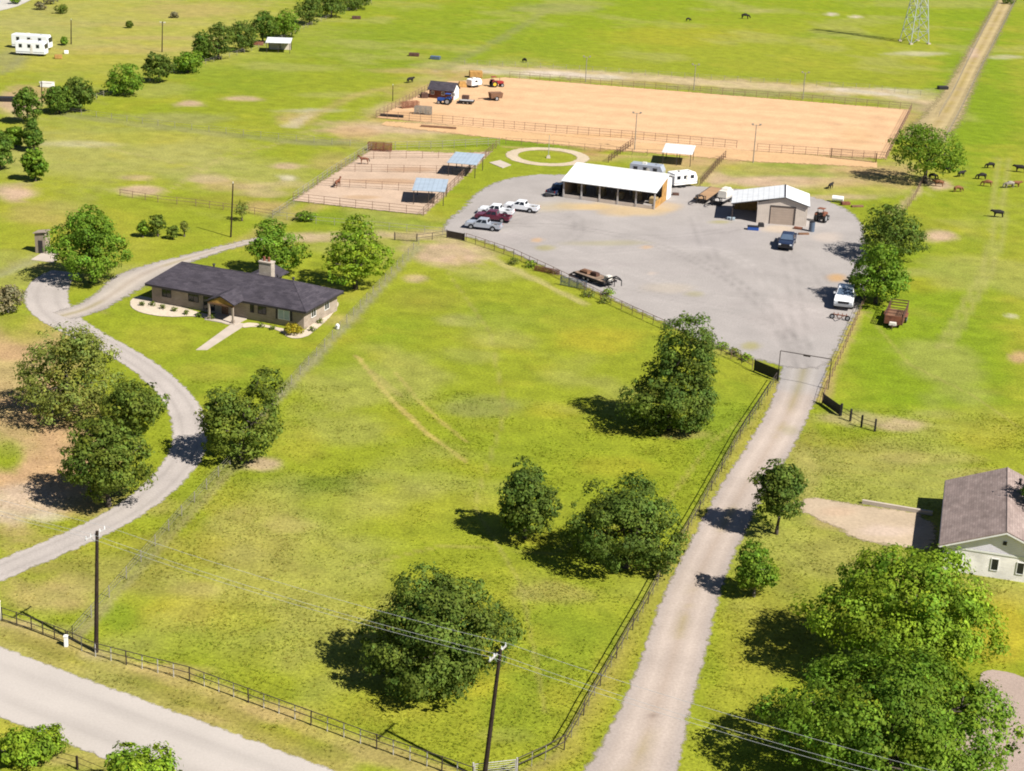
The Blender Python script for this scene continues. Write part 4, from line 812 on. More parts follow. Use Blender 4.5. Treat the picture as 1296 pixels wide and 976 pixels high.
lp, ltop = utility_pole((121.5, 825), 672, 'dark wooden utility pole beside the corner of two fences', 1.25, lean=(.055, .0), armdir=adir)
rp_, rtop = utility_pole((612, 988), 822, 'dark wooden utility pole with pale cross arm beside the paddock corner', 1.35, lean=(.075, .0), armdir=adir)
np1, n1top = utility_pole(_r + (_r - _l), None, 'next dark wooden utility pole along the road beyond the gravel lane', 1.35, armdir=adir)
np0, n0top = utility_pole(_l - (_r - _l), None, 'next dark wooden utility pole along the road beyond the house driveway', 1.25, armdir=adir)
def wire(a, b, sag, label, r=.012, group=None):
    pts = [a.lerp(b, k / 14) - Vector((0, 0, sag * 4 * (k / 14) * (1 - k / 14))) for k in range(15)]
    m_ = MB(); m_.path([p - a for p in pts], r, 4); o = m_.build('wire', 'wire'); o.location = a; return tag(o, label, 'wire', group)
for a, b, lb in ((ltop, rtop, 'thin power line strung across the big paddock between two poles'), (rtop, n1top, 'thin power line strung across the gravel lane from the pole with pale arm'), (n0top, ltop, 'thin power line strung over the road mouth of the house driveway')):
    for k in (-.92, -.45, .92): wire(a + adir * (1.3 * k) + Vector((0, 0, -.05)), b + adir * (1.3 * k) + Vector((0, 0, -.05)), .5, lb, group=lb)
utility_pole((292, 300), 232, 'slim dark utility pole behind the low house lawn', .0, r=.14, lean=(.06, 0))
utility_pole((205, 66), 27, 'distant utility pole rising behind the hedge of trees', .7, r=.15, lean=(.05, 0))
utility_pole((90, 56), 25, 'distant utility pole beside the two white motorhomes', .0, r=.15, lean=(.05, 0))
utility_pole((53, 132), 103, 'distant utility pole over the bare dirt by the hedge', .5, r=.13, lean=(.04, 0))
# arena light poles
def light_pole(px, ytop, label, dim=False):
    b = G(*px); h = height_at(b, ytop); t = thing('light_pole', label, 'light pole', (b.x, b.y, 0)); p = MB(); p.tube((0, 0, -.2), (0, 0, h), .11, .08, 8); p.build('pole', 'fence_grey', t)
    a = MB(); a.tube((-.8, 0, h - .1), (.8, 0, h - .1), .05, n=4); ar = a.build('cross_arm', 'fence_grey', t)
    for s in (-1, 1):
        l = MB(); l.box((s * .75, -.1, h + .12), (.4, .28, .26)); l.build('floodlight', 'fence_grey', ar)
light_pole((803, 190), 143, 'floodlight pole beside the arena straight behind the white barn'); light_pole((953, 206), 158, 'floodlight pole beside the gap in the near arena fence'); light_pole((741, 104), 72, 'floodlight pole on the far side of the arena by the pale dirt bank'); light_pole((878, 114), 82, 'floodlight pole on the middle of the far side of the arena'); light_pole((1016, 126), 92, 'floodlight pole on the far side of the arena towards the lane')
utility_pole((497, 128), 108, 'slim bare pole in the grass before the arena hut', 0, r=.1)
fp = G(694, 200); ft = thing('flagpole', 'slim pale flagpole standing in the middle of the ring lawn', 'flagpole', fp)
p_ = MB(); p_.tube((0, 0, -.1), (0, 0, 4.6), .07, .04, 8); p_.build('pole', 'galvanised', ft); p_ = MB(); p_.box((0, 0, .25), (.8, .8, .5), taper=.7); p_.build('base', 'concrete', ft); p_ = MB(); p_.tube((0, 0, 4.6), (0, 0, 4.72), .08, .05, 8); p_.build('finial', 'yellow_paint', ft)
# ---------------------------------------------------------------- fences
_post_cache = {}
def post_mesh(kind, h, r, m):
    k = (kind, round(h, 2), r, m)
    if k not in _post_cache:
        mb = MB()
        if kind == 'pipe': mb.tube((0, 0, -.2), (0, 0, h), r, r, 6)
        elif kind == 'wood': mb.box((0, 0, h / 2 - .1), (r * 2, r * 2, h + .2)); mb.box((0, 0, h + .02), (r * 1.5, r * 1.5, .05), taper=.5)
        else: mb.box((0, 0, h / 2 - .1), (r * 2, r, h + .2)); mb.box((0, r * .7, h / 2 - .1), (r * .6, r, h + .2)); mb.box((0, 0, h - .1), (r * 3, r * .8, .18))
        _post_cache[k] = mb.mesh('post', m)
    return _post_cache[k]
def fence(label, px, spacing=2.4, h=1.3, rails=(1.25, .7), r=.05, rr=.04, m='fence_pipe', kind='pipe', alt=None, name='pipe_fence', group=None, rail_m=None, sag=0.0, world=False):
    pts = px if world else [G(*p) for p in px]
    o0 = pts[0]; t = thing(name, label, 'fence', (o0.x, o0.y, 0), 0, group)
    dist = [0.0]
    for a, b in zip(pts[:-1], pts[1:]): dist.append(dist[-1] + (b - a).length)
    n = 0
    for a, b in zip(pts[:-1], pts[1:]):
        L = (b - a).length; k = max(1, round(L / spacing)); ang = ang2(a, b)
        for j in range(k):
            p = a.lerp(b, j / k) - o0; use_alt = alt and (n % alt[0] != 0)
            hh = h * (1 + random.uniform(-.025, .025))
            me = post_mesh(alt[1], h * .97, alt[2], alt[3]) if use_alt else post_mesh(kind, h, r, m)
            o = link('post', me, t, (p.x, p.y, 0), ang + random.uniform(-.1, .1)); o.rotation_euler.x = random.uniform(-.02, .02); o.rotation_euler.y = random.uniform(-.02, .02); n += 1
        for z in rails:
            mb = MB(); pa, pb = a - o0, b - o0
            seg = max(1, int(L / 6)); q = [pa.lerp(pb, i / seg) + Vector((0, 0, z + random.uniform(-.02, .02))) for i in range(seg + 1)]
            mb.path(q, rr, 5); mb.build('rail', rail_m or m, t)
    p = pts[-1] - o0; link('post', post_mesh(kind, h, r, m), t, (p.x, p.y, 0), 0)
    return t
def gate(label, pa, pb, h=1.3, m='black_steel', solid=True, name='farm_gate', bars=6, z0=.12):
    a, b = G(*pa), G(*pb); L = (b - a).length; t = thing(name, label, 'gate', (a.x, a.y, 0), ang2(a, b))
    f = MB(); f.tube((0, 0, z0), (L, 0, z0), .035, n=6); f.tube((0, 0, h), (L, 0, h), .035, n=6); f.tube((.02, 0, z0), (.02, 0, h), .035, n=6); f.tube((L - .02, 0, z0), (L - .02, 0, h), .035, n=6); f.build('gate_frame', m, t)
    if solid:
        k = max(2, int(L / .5))
        for i in range(k):
            s = MB(); s.box((.05 + (L - .1) * (i + .5) / k, 0, (z0 + h) / 2), ((L - .1) / k - .015, .03, h - z0 - .04)); s.build('panel', m, t)
    else:
        for i in range(1, bars):
            s = MB(); s.tube((.03, 0, z0 + (h - z0) * i / bars), (L - .03, 0, z0 + (h - z0) * i / bars), .022, n=5); s.build('bar', m, t)
    for x in (-.1, L + .1):
        s = MB(); s.tube((x, 0, -.2), (x, 0, h + .15), .07, n=8); s.build('gate_post', m, t)
    return t
random.seed(5)
fence('black pipe fence with pale posts between the county road and the big paddock', [(86, 816), (121, 831), (240, 862), (353, 903), (456, 941), (540, 970), (598, 990)], 1.55, 1.35, (1.3, .75), .055, .04, alt=(4, 't', .035, 'tpost'))
fence('dark picket style pipe fence between the white pillar and the utility pole', [(3, 786), (40, 798), (84, 815)], 1.5, 1.35, (1.3, .7, .2), .05, .035)
gate('grey pipe gate lying between the road fence and the lane corner', (600, 986), (652, 980), 1.3, 'grey_wood', False, 'pipe_gate')
fence('dark pipe fence climbing along the gravel lane beside the big paddock', [(655, 978), (690, 962), (714, 949), (732, 918), (745, 893), (780, 833), (820, 764), (850, 708), (880, 657), (905, 612), (940, 549), (982, 484)], 1.8, 1.35, (1.3, .75), .05, .045, m='fence_pipe', alt=(3, 't', .03, 'fence_grey'))
gate('solid black panel gate at the top corner of the big paddock', (955, 470), (984, 482), 1.5)
fence('rusty pipe fence between the gravel yard and the big paddock', [(952, 468), (925, 454), (900, 444), (840, 416), (800, 398), (760, 379), (720, 358), (700, 348), (650, 325), (590, 305)], 2.4, 1.3, (1.25, .65), .05, .04, m='fence_pipe_rust', alt=(2, 'pipe', .04, 'fence_pipe'))
gate('short solid dark gate where the rusty fence meets the track', (566, 301), (587, 305), 1.2, 'fence_pipe')
fence('grey wire fence running down from the track past the low house to the road', [(530, 309), (480, 364), (430, 418), (380, 474), (345, 512), (305, 573), (230, 653), (160, 732), (92, 808)], 3.4, 1.2, (1.15, .8, .45), .045, .012, m='fence_grey', name='wire_fence')
gate('dark pipe gate leaf across the track at the head of the wire fence', (500, 304), (527, 306), 1.2, 'fence_pipe', False)
fence('dark pipe fence beside the track above the big paddock', [(528, 306), (566, 301)], 2.4, 1.2, (1.15, .6), .05, .04)
# horse pens
NL, NR, FR, FL = (371, 255), (536, 273), (632, 184), (470, 190)
fence('pipe fence along the near side of the horse pens', [NL, (450, 264), NR], 3.2, 1.55, (1.5, 1.0, .5), .05, .035, m='fence_pipe_rust')
fence('pipe fence along the east side of the horse pens behind the shelters', [NR, (590, 222), FR], 3.0, 1.55, (1.5, 1.0, .5), .05, .035, m='fence_pipe_rust')
fence('pipe fence along the far side of the horse pens', [FR, (560, 188), FL], 2.4, 1.55, (1.5, 1.0, .5), .05, .035, m='fence_grey')
fence('pipe fence along the grassy west side of the horse pens', [FL, (420, 221), NL], 2.6, 1.55, (1.5, 1.0, .5), .05, .035, m='fence_grey')
for k, lb in ((.28, 'pipe fence dividing the horse pens just before the nearer shelter'), (.55, 'pipe fence dividing the horse pens between the two shelters'), (.8, 'pipe fence dividing the horse pens beyond the farther shelter')):
    a_, b_ = G(*NL).lerp(G(*FL), k), G(*NR).lerp(G(*FR), k); fence(lb, [a_, b_], 3.0, 1.5, (1.45, 1.0, .5), .045, .03, m='fence_pipe_rust', world=True)
fence('pipe fence along the mown strip between the horse pens and the track', [(372, 258), (345, 276), (400, 283), (470, 289), (560, 297)], 3, 1.2, (1.15, .6), .045, .03, m='fence_grey')
# arena
AR = dict(m='fence_pipe_rust', h=1.7, rails=(1.65, 1.1, .55), r=.05, rr=.035)
fence('tall pipe fence along the near side of the sand arena west of the gap', [(476, 150), (560, 156), (690, 167), (800, 176), (932, 188)], 2.3, **AR)
fence('tall pipe fence along the near side of the sand arena east of the gap', [(958, 192), (1050, 198), (1121, 203)], 2.3, **AR)
fence('tall pipe fence along the east end of the sand arena', [(1121, 203), (1137, 171), (1153, 140)], 2.3, **AR)
fence('tall pipe fence along the far side of the sand arena', [(1153, 140), (1000, 127), (900, 119), (760, 108), (645, 99)], 2.6, **AR)
fence('rusty pipe fence along the cluttered west end of the arena', [(476, 150), (510, 133), (545, 114)], 2.3, **AR)
gate('stack of dark steel panels standing by the east corner of the arena', (1052, 200), (1108, 206), 1.9, 'rust_dark', False, 'steel_panel', 8)
fence('pipe fence across the grass between the pens and the sand alley', [(640, 182), (700, 186), (800, 196), (838, 198)], 3, 1.3, (1.25, .7), .045, .03, m='fence_pipe_rust')
fence('brown pipe fence slanting from the sand alley towards the white barn', [(770, 206), (785, 195), (801, 184)], 2, 1.5, (1.45, 1.0, .5), .06, .045, m='rust_dark')
fence('brown pipe fence slanting from the sand alley down to the white trailers', [(886, 236), (905, 214), (918, 200)], 2, 1.5, (1.45, 1.0, .5), .06, .045, m='rust_dark')
# far fences
fence('long dark wire fence along the bank behind the arena', [(588, 82), (700, 87), (800, 94), (900, 101), (1000, 107), (1100, 113), (1165, 121)], 3.4, 1.3, (1.2, .8, .4), .05, .02, m='fence_grey', name='wire_fence')
fence('dark fence along the west side of the tan farm lane', [(1188, 148), (1206, 118), (1224, 80), (1246, 36), (1262, 6)], 3.2, 1.3, (1.25, .8), .05, .018, name='wire_fence', m='fence_grey')
fence('dark fence along the pasture side of the tan farm lane', [(1196, 178), (1216, 140), (1240, 90), (1262, 48), (1284, 4)], 3.2, 1.3, (1.25, .8), .05, .018, name='wire_fence', m='fence_grey')
fence('faint wire fence crossing the western pasture to the pens', [(84, 143), (200, 159), (330, 174), (466, 187)], 3.6, 1.2, (1.15, .7), .05, .02, m='fence_grey', name='wire_fence')
fence('dark rail fence crossing the grass behind the low house', [(152, 248), (200, 256), (248, 261), (300, 268), (345, 275)], 3, 1.2, (1.15, .65), .05, .035, m='fence_pipe_rust')
fence('wire fence hidden in the far western hedge of trees', [(84, 143), (140, 118), (190, 103), (250, 84), (300, 70), (345, 56), (400, 30), (470, 4)], 4, 1.2, (1.15, .7), .05, .02, m='fence_grey', name='wire_fence')
# east side
fence('wire fence between the gravel yard and the eastern pasture', [(1172, 222), (1158, 250), (1132, 290), (1112, 340), (1090, 392), (1070, 440), (1046, 492), (1040, 513)], 2.6, 1.25, (1.2, .8, .4), .05, .018, m='fence_pipe_rust', name='wire_fence')
gate('solid black panel gate standing open beside the gravel lane', (1041, 511), (1062, 526), 1.3)
fence('short run of thick dark posts beside the open black gate', [(1064, 526), (1076, 533), (1090, 541), (1107, 546)], 1.5, 1.55, (1.1, .6), .10, .03, kind='wood', m='black_steel')
# overhead entrance frame across the lane
a_, b_ = G(984, 482), G(1048, 493); L_ = (b_ - a_).length; hh = height_at(a_, 444)
ent = thing('entrance_frame', 'thin dark steel entrance frame spanning the gravel lane at the yard', 'gateway', (a_.x, a_.y, 0), ang2(a_, b_))
for x in (0, L_):
    p_ = MB(); p_.tube((x, 0, -.2), (x, 0, hh), .055, n=8); p_.build('upright', 'fence_pipe', ent)
p_ = MB(); p_.tube((0, 0, hh), (L_, 0, hh), .055, n=8); p_.build('cross_bar', 'fence_pipe', ent)
p_ = MB(); p_.box((L_ * .52, 0, hh - .12), (.9, .06, .16)); p_.build('name_plate', 'fence_pipe', ent)
# fence stub south of the road
fence('leaning dark fence posts among the weeds across the road', [(-10, 940), (40, 958), (98, 974), (140, 992)], 3, 1.2, (1.1, .6), .07, .02, kind='wood', m='pole_wood', name='wire_fence')
# ---------------------------------------------------------------- trees
LEAF = {'oak': (0.108, 0.145, 0.022), 'dark': (0.092, 0.134, 0.022), 'bright': (0.175, 0.255, 0.020), 'mid': (0.122, 0.200, 0.019), 'olive': (0.165, 0.192, 0.040), 'grey': (0.20, 0.18, 0.10), 'yellow': (0.30, 0.25, 0.02), 'hedge': (0.092, 0.148, 0.020)}
for k, c in LEAF.items(): mat_leaf('leaf_' + k, c, .32)
def crown_arrays(lobes, n_leaf, leaf, seed, clump=1.0, density_in=0.12, cover=0.78):
    """leaf faces gathered in separate rounded clumps, so that dark gaps stay between them"""
    rng = np.random.default_rng(seed); P = []; N = []; S = []; C = []; CL = []
    for lb in lobes:
        cx, cy, cz, rx, ry, rz = lb; rm = (rx * ry * rz) ** (1 / 3)
        crm = clump * (0.30 * rm ** .75 + .10)
        nc = int(np.clip(cover * 3.6 * (rm / crm) ** 2, 8, 150))
        k = np.arange(nc) + .5; ph = np.arccos(1 - 1.90 * k / nc); th = math.pi * (1 + 5 ** .5) * k + rng.uniform(0, 6)
        d = np.stack([np.sin(ph) * np.cos(th), np.sin(ph) * np.sin(th), np.cos(ph)], -1) + rng.normal(0, .2, (nc, 3)); d /= np.linalg.norm(d, axis=1, keepdims=True)
        rad = rng.normal(.82, .13, nc).clip(.4, 1.06)
        cen = d * rad[:, None] * np.array([rx, ry, rz]) + np.array([cx, cy, cz])
        for i in range(nc): CL.append((cen[i], d[i], crm * rng.uniform(.45, 1.45)))
        for i in range(int(nc * .35)):                                     # sprays breaking the outline
            j = rng.integers(nc); q = d[j] + rng.normal(0, .25, 3); q /= np.linalg.norm(q)
            if q[2] > -.5: CL.append((q * np.array([rx, ry, rz]) * rng.uniform(.95, 1.07) + np.array([cx, cy, cz]), q, crm * rng.uniform(.28, .5)))
    w = np.array([c[2] ** 2 for c in CL]); per = rng.multinomial(n_leaf, w / w.sum())
    tone = rng.normal(1, .17, len(CL)); hue = rng.normal(0, .07, len(CL))
    for (c, d, cr), m, tn, hu in zip(CL, per, tone, hue):
        if m == 0: continue
        v = rng.normal(0, 1, (m, 3)); v /= np.linalg.norm(v, axis=1, keepdims=True)
        bk = (v @ d) < rng.uniform(-.5, .1, m); v[bk] = -v[bk]
        rr_ = cr * np.where(rng.random(m) < density_in, rng.uniform(.2, .8, m), rng.normal(.95, .17, m))
        lump = 1 + .22 * np.sin(v[:, 0] * 5 + tn * 40) * np.sin(v[:, 1] * 5 + hu * 90) + .15 * np.sin(v[:, 2] * 7 + tn * 70)
        P.append(c + v * (rr_ * lump)[:, None] * np.array([1.12, 1.12, .72])); N.append(v * 1.0 + d * .25 + rng.normal(0, .33, (m, 3)) + np.array([0, 0, .35])); S.append(leaf * rng.lognormal(-.03, .36, m).clip(.4, 2.1))
        tt = tn * rng.normal(1, .2, m); C.append(np.stack([tt * (1 + hu + rng.normal(0, .05, m)), tt, tt * (1 - hu)], -1))
    P, N, S, C = np.concatenate(P), np.concatenate(N), np.concatenate(S), np.clip(np.concatenate(C), .35, 1.9)
    N /= np.linalg.norm(N, axis=1, keepdims=True); up = rng.normal(0, 1, N.shape); U = np.cross(N, up); U /= np.linalg.norm(U, axis=1, keepdims=True); W = np.cross(N, U)
    u, w = U * S[:, None] * .5, W * S[:, None] * .36
    V = np.stack([P - u, P - w * .9 + u * .1, P + u, P + w * .9 - u * .1], 1)
    keep = V[:, :, 2].min(1) > .02; V, C = V[keep], C[keep]; n = len(V)
    return V.reshape(-1, 3), np.arange(n * 4).reshape(n, 4), np.repeat(C, 4, 0)
def trunk_mesh(h, r, lobes, seed, branches=6):
    rng = random.Random(seed); mb = MB()
    p = Vector((0, 0, -.3)); pts = [p]; rad = [r * 1.45]
    lean = Vector((rng.uniform(-.08, .08), rng.uniform(-.08, .08), 0))
    for k in range(1, 6):
        z = h * k / 5; pts.append(Vector((lean.x * z + rng.uniform(-.05, .05) * z * .3, lean.y * z + rng.uniform(-.05, .05) * z * .3, z))); rad.append(r * (1.05 - .13 * k))
    mb.path(pts, rad, 9)
    for i in range(branches):
        lb = lobes[i % len(lobes)]; a = 2 * math.pi * i / branches + rng.uniform(-.4, .4); st = pts[2 + i % 3]
        e = Vector((lb[0] + lb[3] * .7 * math.cos(a), lb[1] + lb[4] * .7 * math.sin(a), lb[2] + lb[5] * rng.uniform(.0, .55)))
        m1 = st.lerp(e, .45) + Vector((0, 0, -.08 * lb[5] + rng.uniform(-.2, .2))); rb = r * rng.uniform(.38, .55)
        mb.path([st, m1, e], [rb, rb * .65, rb * .18], 6)
        for s in range(2):
            q = m1.lerp(e, .3 + .3 * s); e2 = q + Vector((rng.uniform(-1, 1), rng.uniform(-1, 1), rng.uniform(.1, .9))) * (.32 * lb[3]); mb.path([q, e2], [rb * .4, rb * .1], 5)
    return mb
TREES = []
def tree(label, box, kind='oak', clear=.9, n_leaf=6000, leaf=.3, seed=1, lobes=None, group=None, name='oak_tree', bark='bark', clump=1.0, cat='tree', din=.12, trunk_r=None, squash=None):
    x0, y0, x1, y1 = box; bx, by = (x0 + x1) / 2, (y0 + y1) / 2
    cz = 4.0
    for _ in range(12):
        p = G(bx, by, cz); s = ppm(p); d = ray(bx, by); dep = math.atan2(-d[2], math.hypot(d[0], d[1]))
        rx = (x1 - x0) / 2 / s; Ah = (y1 - y0) / 2 / s; q = Ah * Ah - (rx * math.sin(dep)) ** 2
        rz = max(math.sqrt(max(q, 0)) / math.cos(dep), .45 * rx)
        if squash: rz = min(rz, squash * rx)
        cz = rz * .84 + clear
    base = Vector((p.x, p.y, 0)); t = thing(name, label, cat, base, 0, group)
    # a pixel-free local description: lobes relative to crown centre in units of the radii
    if lobes is None:
        rng = random.Random(seed); lobes = [(0, 0, 0, .74, .74, .80)]
        for i in range(5):
            a = i * 1.256 + rng.uniform(-.45, .45); q = rng.uniform(.42, .58); rr3 = rng.uniform(.36, .52); lobes.append((q * math.cos(a), q * math.sin(a), rng.uniform(-.42, .30), rr3, rr3, rng.uniform(.36, .5)))
        for i in range(2):
            a = rng.uniform(0, 6.3); rr3 = rng.uniform(.3, .45); lobes.append((.3 * math.cos(a), .3 * math.sin(a), rng.uniform(.45, .62), rr3, rr3, rng.uniform(.3, .4)))
    L = [(l[0] * rx, l[1] * rx, cz + l[2] * rz, l[3] * rx, l[4] * rx, l[5] * rz) for l in lobes]
    V, F, C = crown_arrays(L, n_leaf, leaf, seed, clump, din)
    add_np('crown', V, F, 'leaf_' + kind, C, t)
    tm = trunk_mesh(cz + rz * .2, trunk_r or max(.12, rx * .055), L, seed); tm.build('trunk', bark, t, smooth=True)
    TREES.append((base.x, base.y, rx)); return t
# around the house
tree('big round oak standing over the driveway loop near the tiny well house', (63, 256, 163, 364), 'mid', .4, 17000, .30, 11)
tree('largest olive coloured oak on the bare dirt, with pale dead twigs on top', (10, 398, 156, 536), 'olive', .8, 16000, .27, 12, din=.3)
tree('compact oak tucked behind two others beside the driveway curve', (122, 474, 212, 553), 'oak', .8, 9000, .27, 13)
tree('dense oak on the edge of the bare dirt beside the driveway curve', (75, 524, 195, 647), 'oak', .7, 17000, .27, 14)
tree('twin stemmed oak at the fence throwing its shadow across the driveway', (252, 466, 356, 590), 'oak', .6, 13000, .27, 15, lobes=[(-.25, 0, -.22, .72, .72, .75), (.35, .1, -.05, .58, .6, .7), (.62, .2, .62, .34, .34, .34), (-.3, -.2, .25, .45, .45, .5)])
tree('green tree growing right behind the chimney of the low house', (310, 278, 392, 349), 'mid', .9, 9000, .30, 16, name='elm_tree')
tree('bright green tree behind the east end of the low house', (404, 273, 496, 364), 'bright', 1.3, 11000, .30, 17, name='elm_tree', clump=.85, din=.3)
# in the paddock
tree('tall two tiered evergreen in the paddock below the gravel yard', (798, 393, 905, 556), 'dark', .3, 24000, .28, 18, name='cedar_tree', lobes=[(.28, 0, .50, .62, .62, .50), (-.05, -.1, -.35, .98, .95, .60), (.25, .1, .05, .75, .75, .55), (-.45, -.2, -.45, .5, .5, .42), (.45, -.1, -.4, .5, .5, .45)])
tree('smallest round oak in the paddock, left of a wider one', (623, 585, 710, 686), 'dark', .5, 12000, .25, 19)
tree('wide spreading oak in the paddock close to the lane fence', (724, 600, 866, 730), 'dark', .4, 21000, .25, 20, lobes=[(-.2, -.1, .1, .78, .78, .88), (.45, .1, -.15, .55, .6, .66), (-.45, -.2, -.3, .5, .5, .5), (.05, .2, .4, .5, .5, .5), (.6, -.2, -.35, .38, .4, .45)])
tree('largest oak in the paddock, lowest on the slope beneath the power lines', (454, 720, 650, 882), 'dark', .4, 34000, .25, 21, lobes=[(0, 0, .05, .72, .75, .82), (-.5, -.1, -.25, .48, .5, .55), (.55, .1, -.05, .46, .5, .5), (0, -.4, -.35, .55, .5, .5), (.2, .3, .3, .55, .5, .5), (-.15, .1, .65, .4, .4, .42)])
# lane trees
tree('young tree beside the gravel lane with its shadow across the wheel tracks', (949, 577, 1026, 676), 'dark', .9, 8500, .25, 22, din=.3, name='young_tree')
tree('smaller sparse sapling beside the gravel lane', (927, 681, 988, 756), 'mid', .6, 5000, .24, 23, clump=.85, din=.35, name='young_tree', bark='bark_pale')
tree('huge bright leafy pecan in front of the gabled house', (1026, 684, 1262, 862), 'bright', 1.6, 38000, .27, 24, name='pecan_tree', din=.25, lobes=[(0, 0, 0, .74, .74, .76), (.2, 0, .42, .62, .6, .6), (-.5, 0, -.15, .5, .5, .5), (.5, -.1, -.2, .5, .5, .5), (0, -.4, -.2, .55, .5, .55), (-.1, .35, .2, .55, .5, .55)])
tree('huge leafy pecan at the corner nearest the lane and front drive', (968, 818, 1296, 1010), 'mid', 1.4, 44000, .26, 25, name='pecan_tree', din=.25, lobes=[(0, 0, 0, .74, .74, .76), (-.1, 0, .45, .6, .6, .6), (-.55, 0, -.15, .46, .5, .5), (.55, 0, -.1, .46, .5, .5), (.1, -.4, -.2, .55, .5, .55), (.4, .2, .3, .45, .45, .5)])
tree('tall tree growing on the far side of the gabled house, shading its roof', (1300, 560, 1400, 690), 'mid', 1.5, 5000, .32, 26, name='pecan_tree')
# yard edge
tree('round green tree at the corner of the sand arena', (1127, 151, 1223, 232), 'mid', 1.1, 9500, .34, 27, name='elm_tree')
tree('dark oak at the gravel yard edge, beyond its leafier neighbour', (1077, 253, 1181, 330), 'dark', .7, 9500, .32, 28)
tree('green oak at the gravel yard edge overhanging the white pickup', (1072, 300, 1153, 388), 'mid', .6, 9500, .32, 29)
# small ornamental trees
tree('small reddish bush tree on the lawn behind the low house', (188, 270, 211, 298), 'oak', .5, 1800, .26, 30, name='small_tree')
tree('small green bush tree on the lawn behind the low house', (173, 279, 188, 299), 'mid', .4, 1500, .26, 31, name='small_tree')
tree('little rounded bush beside the pair of small lawn trees', (211, 284, 226, 302), 'oak', .3, 1200, .26, 32, name='small_tree')
tree('thin wispy sapling near the small lawn trees', (228, 279, 238, 297), 'olive', .5, 500, .24, 33, name='small_tree')
tree('thin wispy sapling by the slim utility pole', (296, 252, 316, 278), 'olive', .5, 500, .24, 34, name='small_tree')
tree('grey brown bush at the west edge of the lawn', (-14, 358, 32, 398), 'grey', .2, 3000, .26, 35, name='bush', cat='bush', bark='bark_pale')
tree('low green bush in the mown strip beside the horse pens', (373, 266, 400, 281), 'mid', .05, 1000, .26, 36, name='bush', cat='bush')
# across the road
tree('wild green thicket across the road beside leaning posts', (-6, 918, 86, 966), 'bright', .0, 6500, .22, 37, name='bush', cat='bush', din=.4)
tree('bright leafy tree top poking up across the road', (122, 938, 234, 1030), 'bright', .8, 11000, .25, 38, name='elm_tree')
# hedge of trees along the western boundary
HEDGE = [((-14, 165, 12, 216), 'leafy hedge tree at the edge of the bare dirt, cut by the frame', 'hedge'), ((17, 108, 50, 158), 'tall narrow hedge tree beside the bare dirt', 'hedge'), ((32, 150, 50, 192), 'slim dark hedge sapling below the tall narrow one', 'hedge'), ((30, 188, 57, 230), 'lone leafy hedge tree above the pinkish dirt patch', 'mid'), ((8, 160, 30, 185), 'low bushy hedge tree between two taller ones', 'mid'),
 ((56, 108, 92, 144), 'low spreading hedge tree beside the wire fence corner', 'hedge'), ((80, 96, 119, 142), 'tall dense hedge tree beside the wire fence corner', 'dark'), ((134, 82, 178, 121), 'broad pale hedge tree standing alone in the boundary line', 'mid'), ((183, 68, 217, 105), 'dark rounded hedge tree below the distant utility pole', 'dark'), ((218, 66, 256, 92), 'low straggling hedge tree between two dark ones', 'mid'),
 ((244, 40, 262, 78), 'narrow hedge tree leaning on the tallest hedge tree', 'hedge'), ((256, 28, 296, 77), 'tallest rounded hedge tree of the western boundary', 'dark'), ((290, 27, 322, 66), 'rounded hedge tree next to the tallest one', 'dark'), ((316, 12, 348, 56), 'leafy hedge tree above the lone white shelter', 'hedge'), ((340, 14, 378, 48), 'spreading hedge tree right behind the lone white shelter', 'mid'), ((374, -6, 408, 32), 'dense dark hedge tree beyond the lone white shelter', 'dark'), ((402, -10, 436, 22), 'hedge tree near the far end of the boundary line', 'dark'), ((430, -14, 470, 12), 'last hedge tree at the far end of the boundary line', 'dark')]
for i, (bx, lb, kd) in enumerate(HEDGE): tree(lb, (bx[0] - 3, bx[1] - 2, bx[2] + 4, bx[3] + 1), kd, .3, 2600 + int((bx[2] - bx[0]) * 40), .40, 60 + i, group='trees of the western boundary hedge', name='hedge_tree')
# far bushes
for i, (bx, lb, kd) in enumerate([((68, 5, 87, 18), 'trimmed dark bush in the far field near the pale street', 'oak'), ((42, 2, 60, 13), 'greyish rounded bush beside the pale far street', 'grey'), ((54, -6, 74, 6), 'dusky bush standing behind the trimmed dark bush', 'grey'), ((12, -8, 26, 6), 'green bush beside the pale far street', 'mid'), ((76, 46, 86, 58), 'tiny bush beside the distant pole near the motorhomes', 'mid'), ((159, 26, 168, 36), 'tiny dark bush alone in the far western field', 'oak'), ((215, 15, 226, 23), 'tiny flat bush alone in the far western field edge', 'grey'), ((1266, -2, 1286, 4), 'small dark bush at the far end of the farm lane', 'dark')]): tree(lb, bx, kd, .05, 700, .38, 90 + i, name='bush', cat='bush')
tree('yellow flowering shrub at the corner of the low house', (360, 408, 384, 426), 'yellow', .02, 1400, .2, 110, name='shrub', cat='shrub', squash=.6)
for i, (x, y) in enumerate([(180, 386), (193, 386), (206, 390), (220, 393), (236, 397), (252, 400), (268, 403), (330, 413), (345, 416), (395, 418), (405, 408)]): tree('small clipped green plant in the cream stone bed of the low house', (x - 4, y - 5, x + 4, y + 2), 'oak', .0, 140, .16, 120 + i, name='garden_plant', cat='plant', group='plants in the stone beds')
for i, (x, y) in enumerate([(650, 333), (672, 337), (745, 374), (770, 372), (765, 382), (915, 440), (930, 448), (945, 455)]): tree('loose weedy clump growing along the rusty yard fence', (x - 9, y - 8, x + 9, y + 3), 'bright' if i % 2 else 'olive', .0, 320, .2, 140 + i, name='weed_clump', cat='weeds', group='weeds along the yard fence', din=.5)
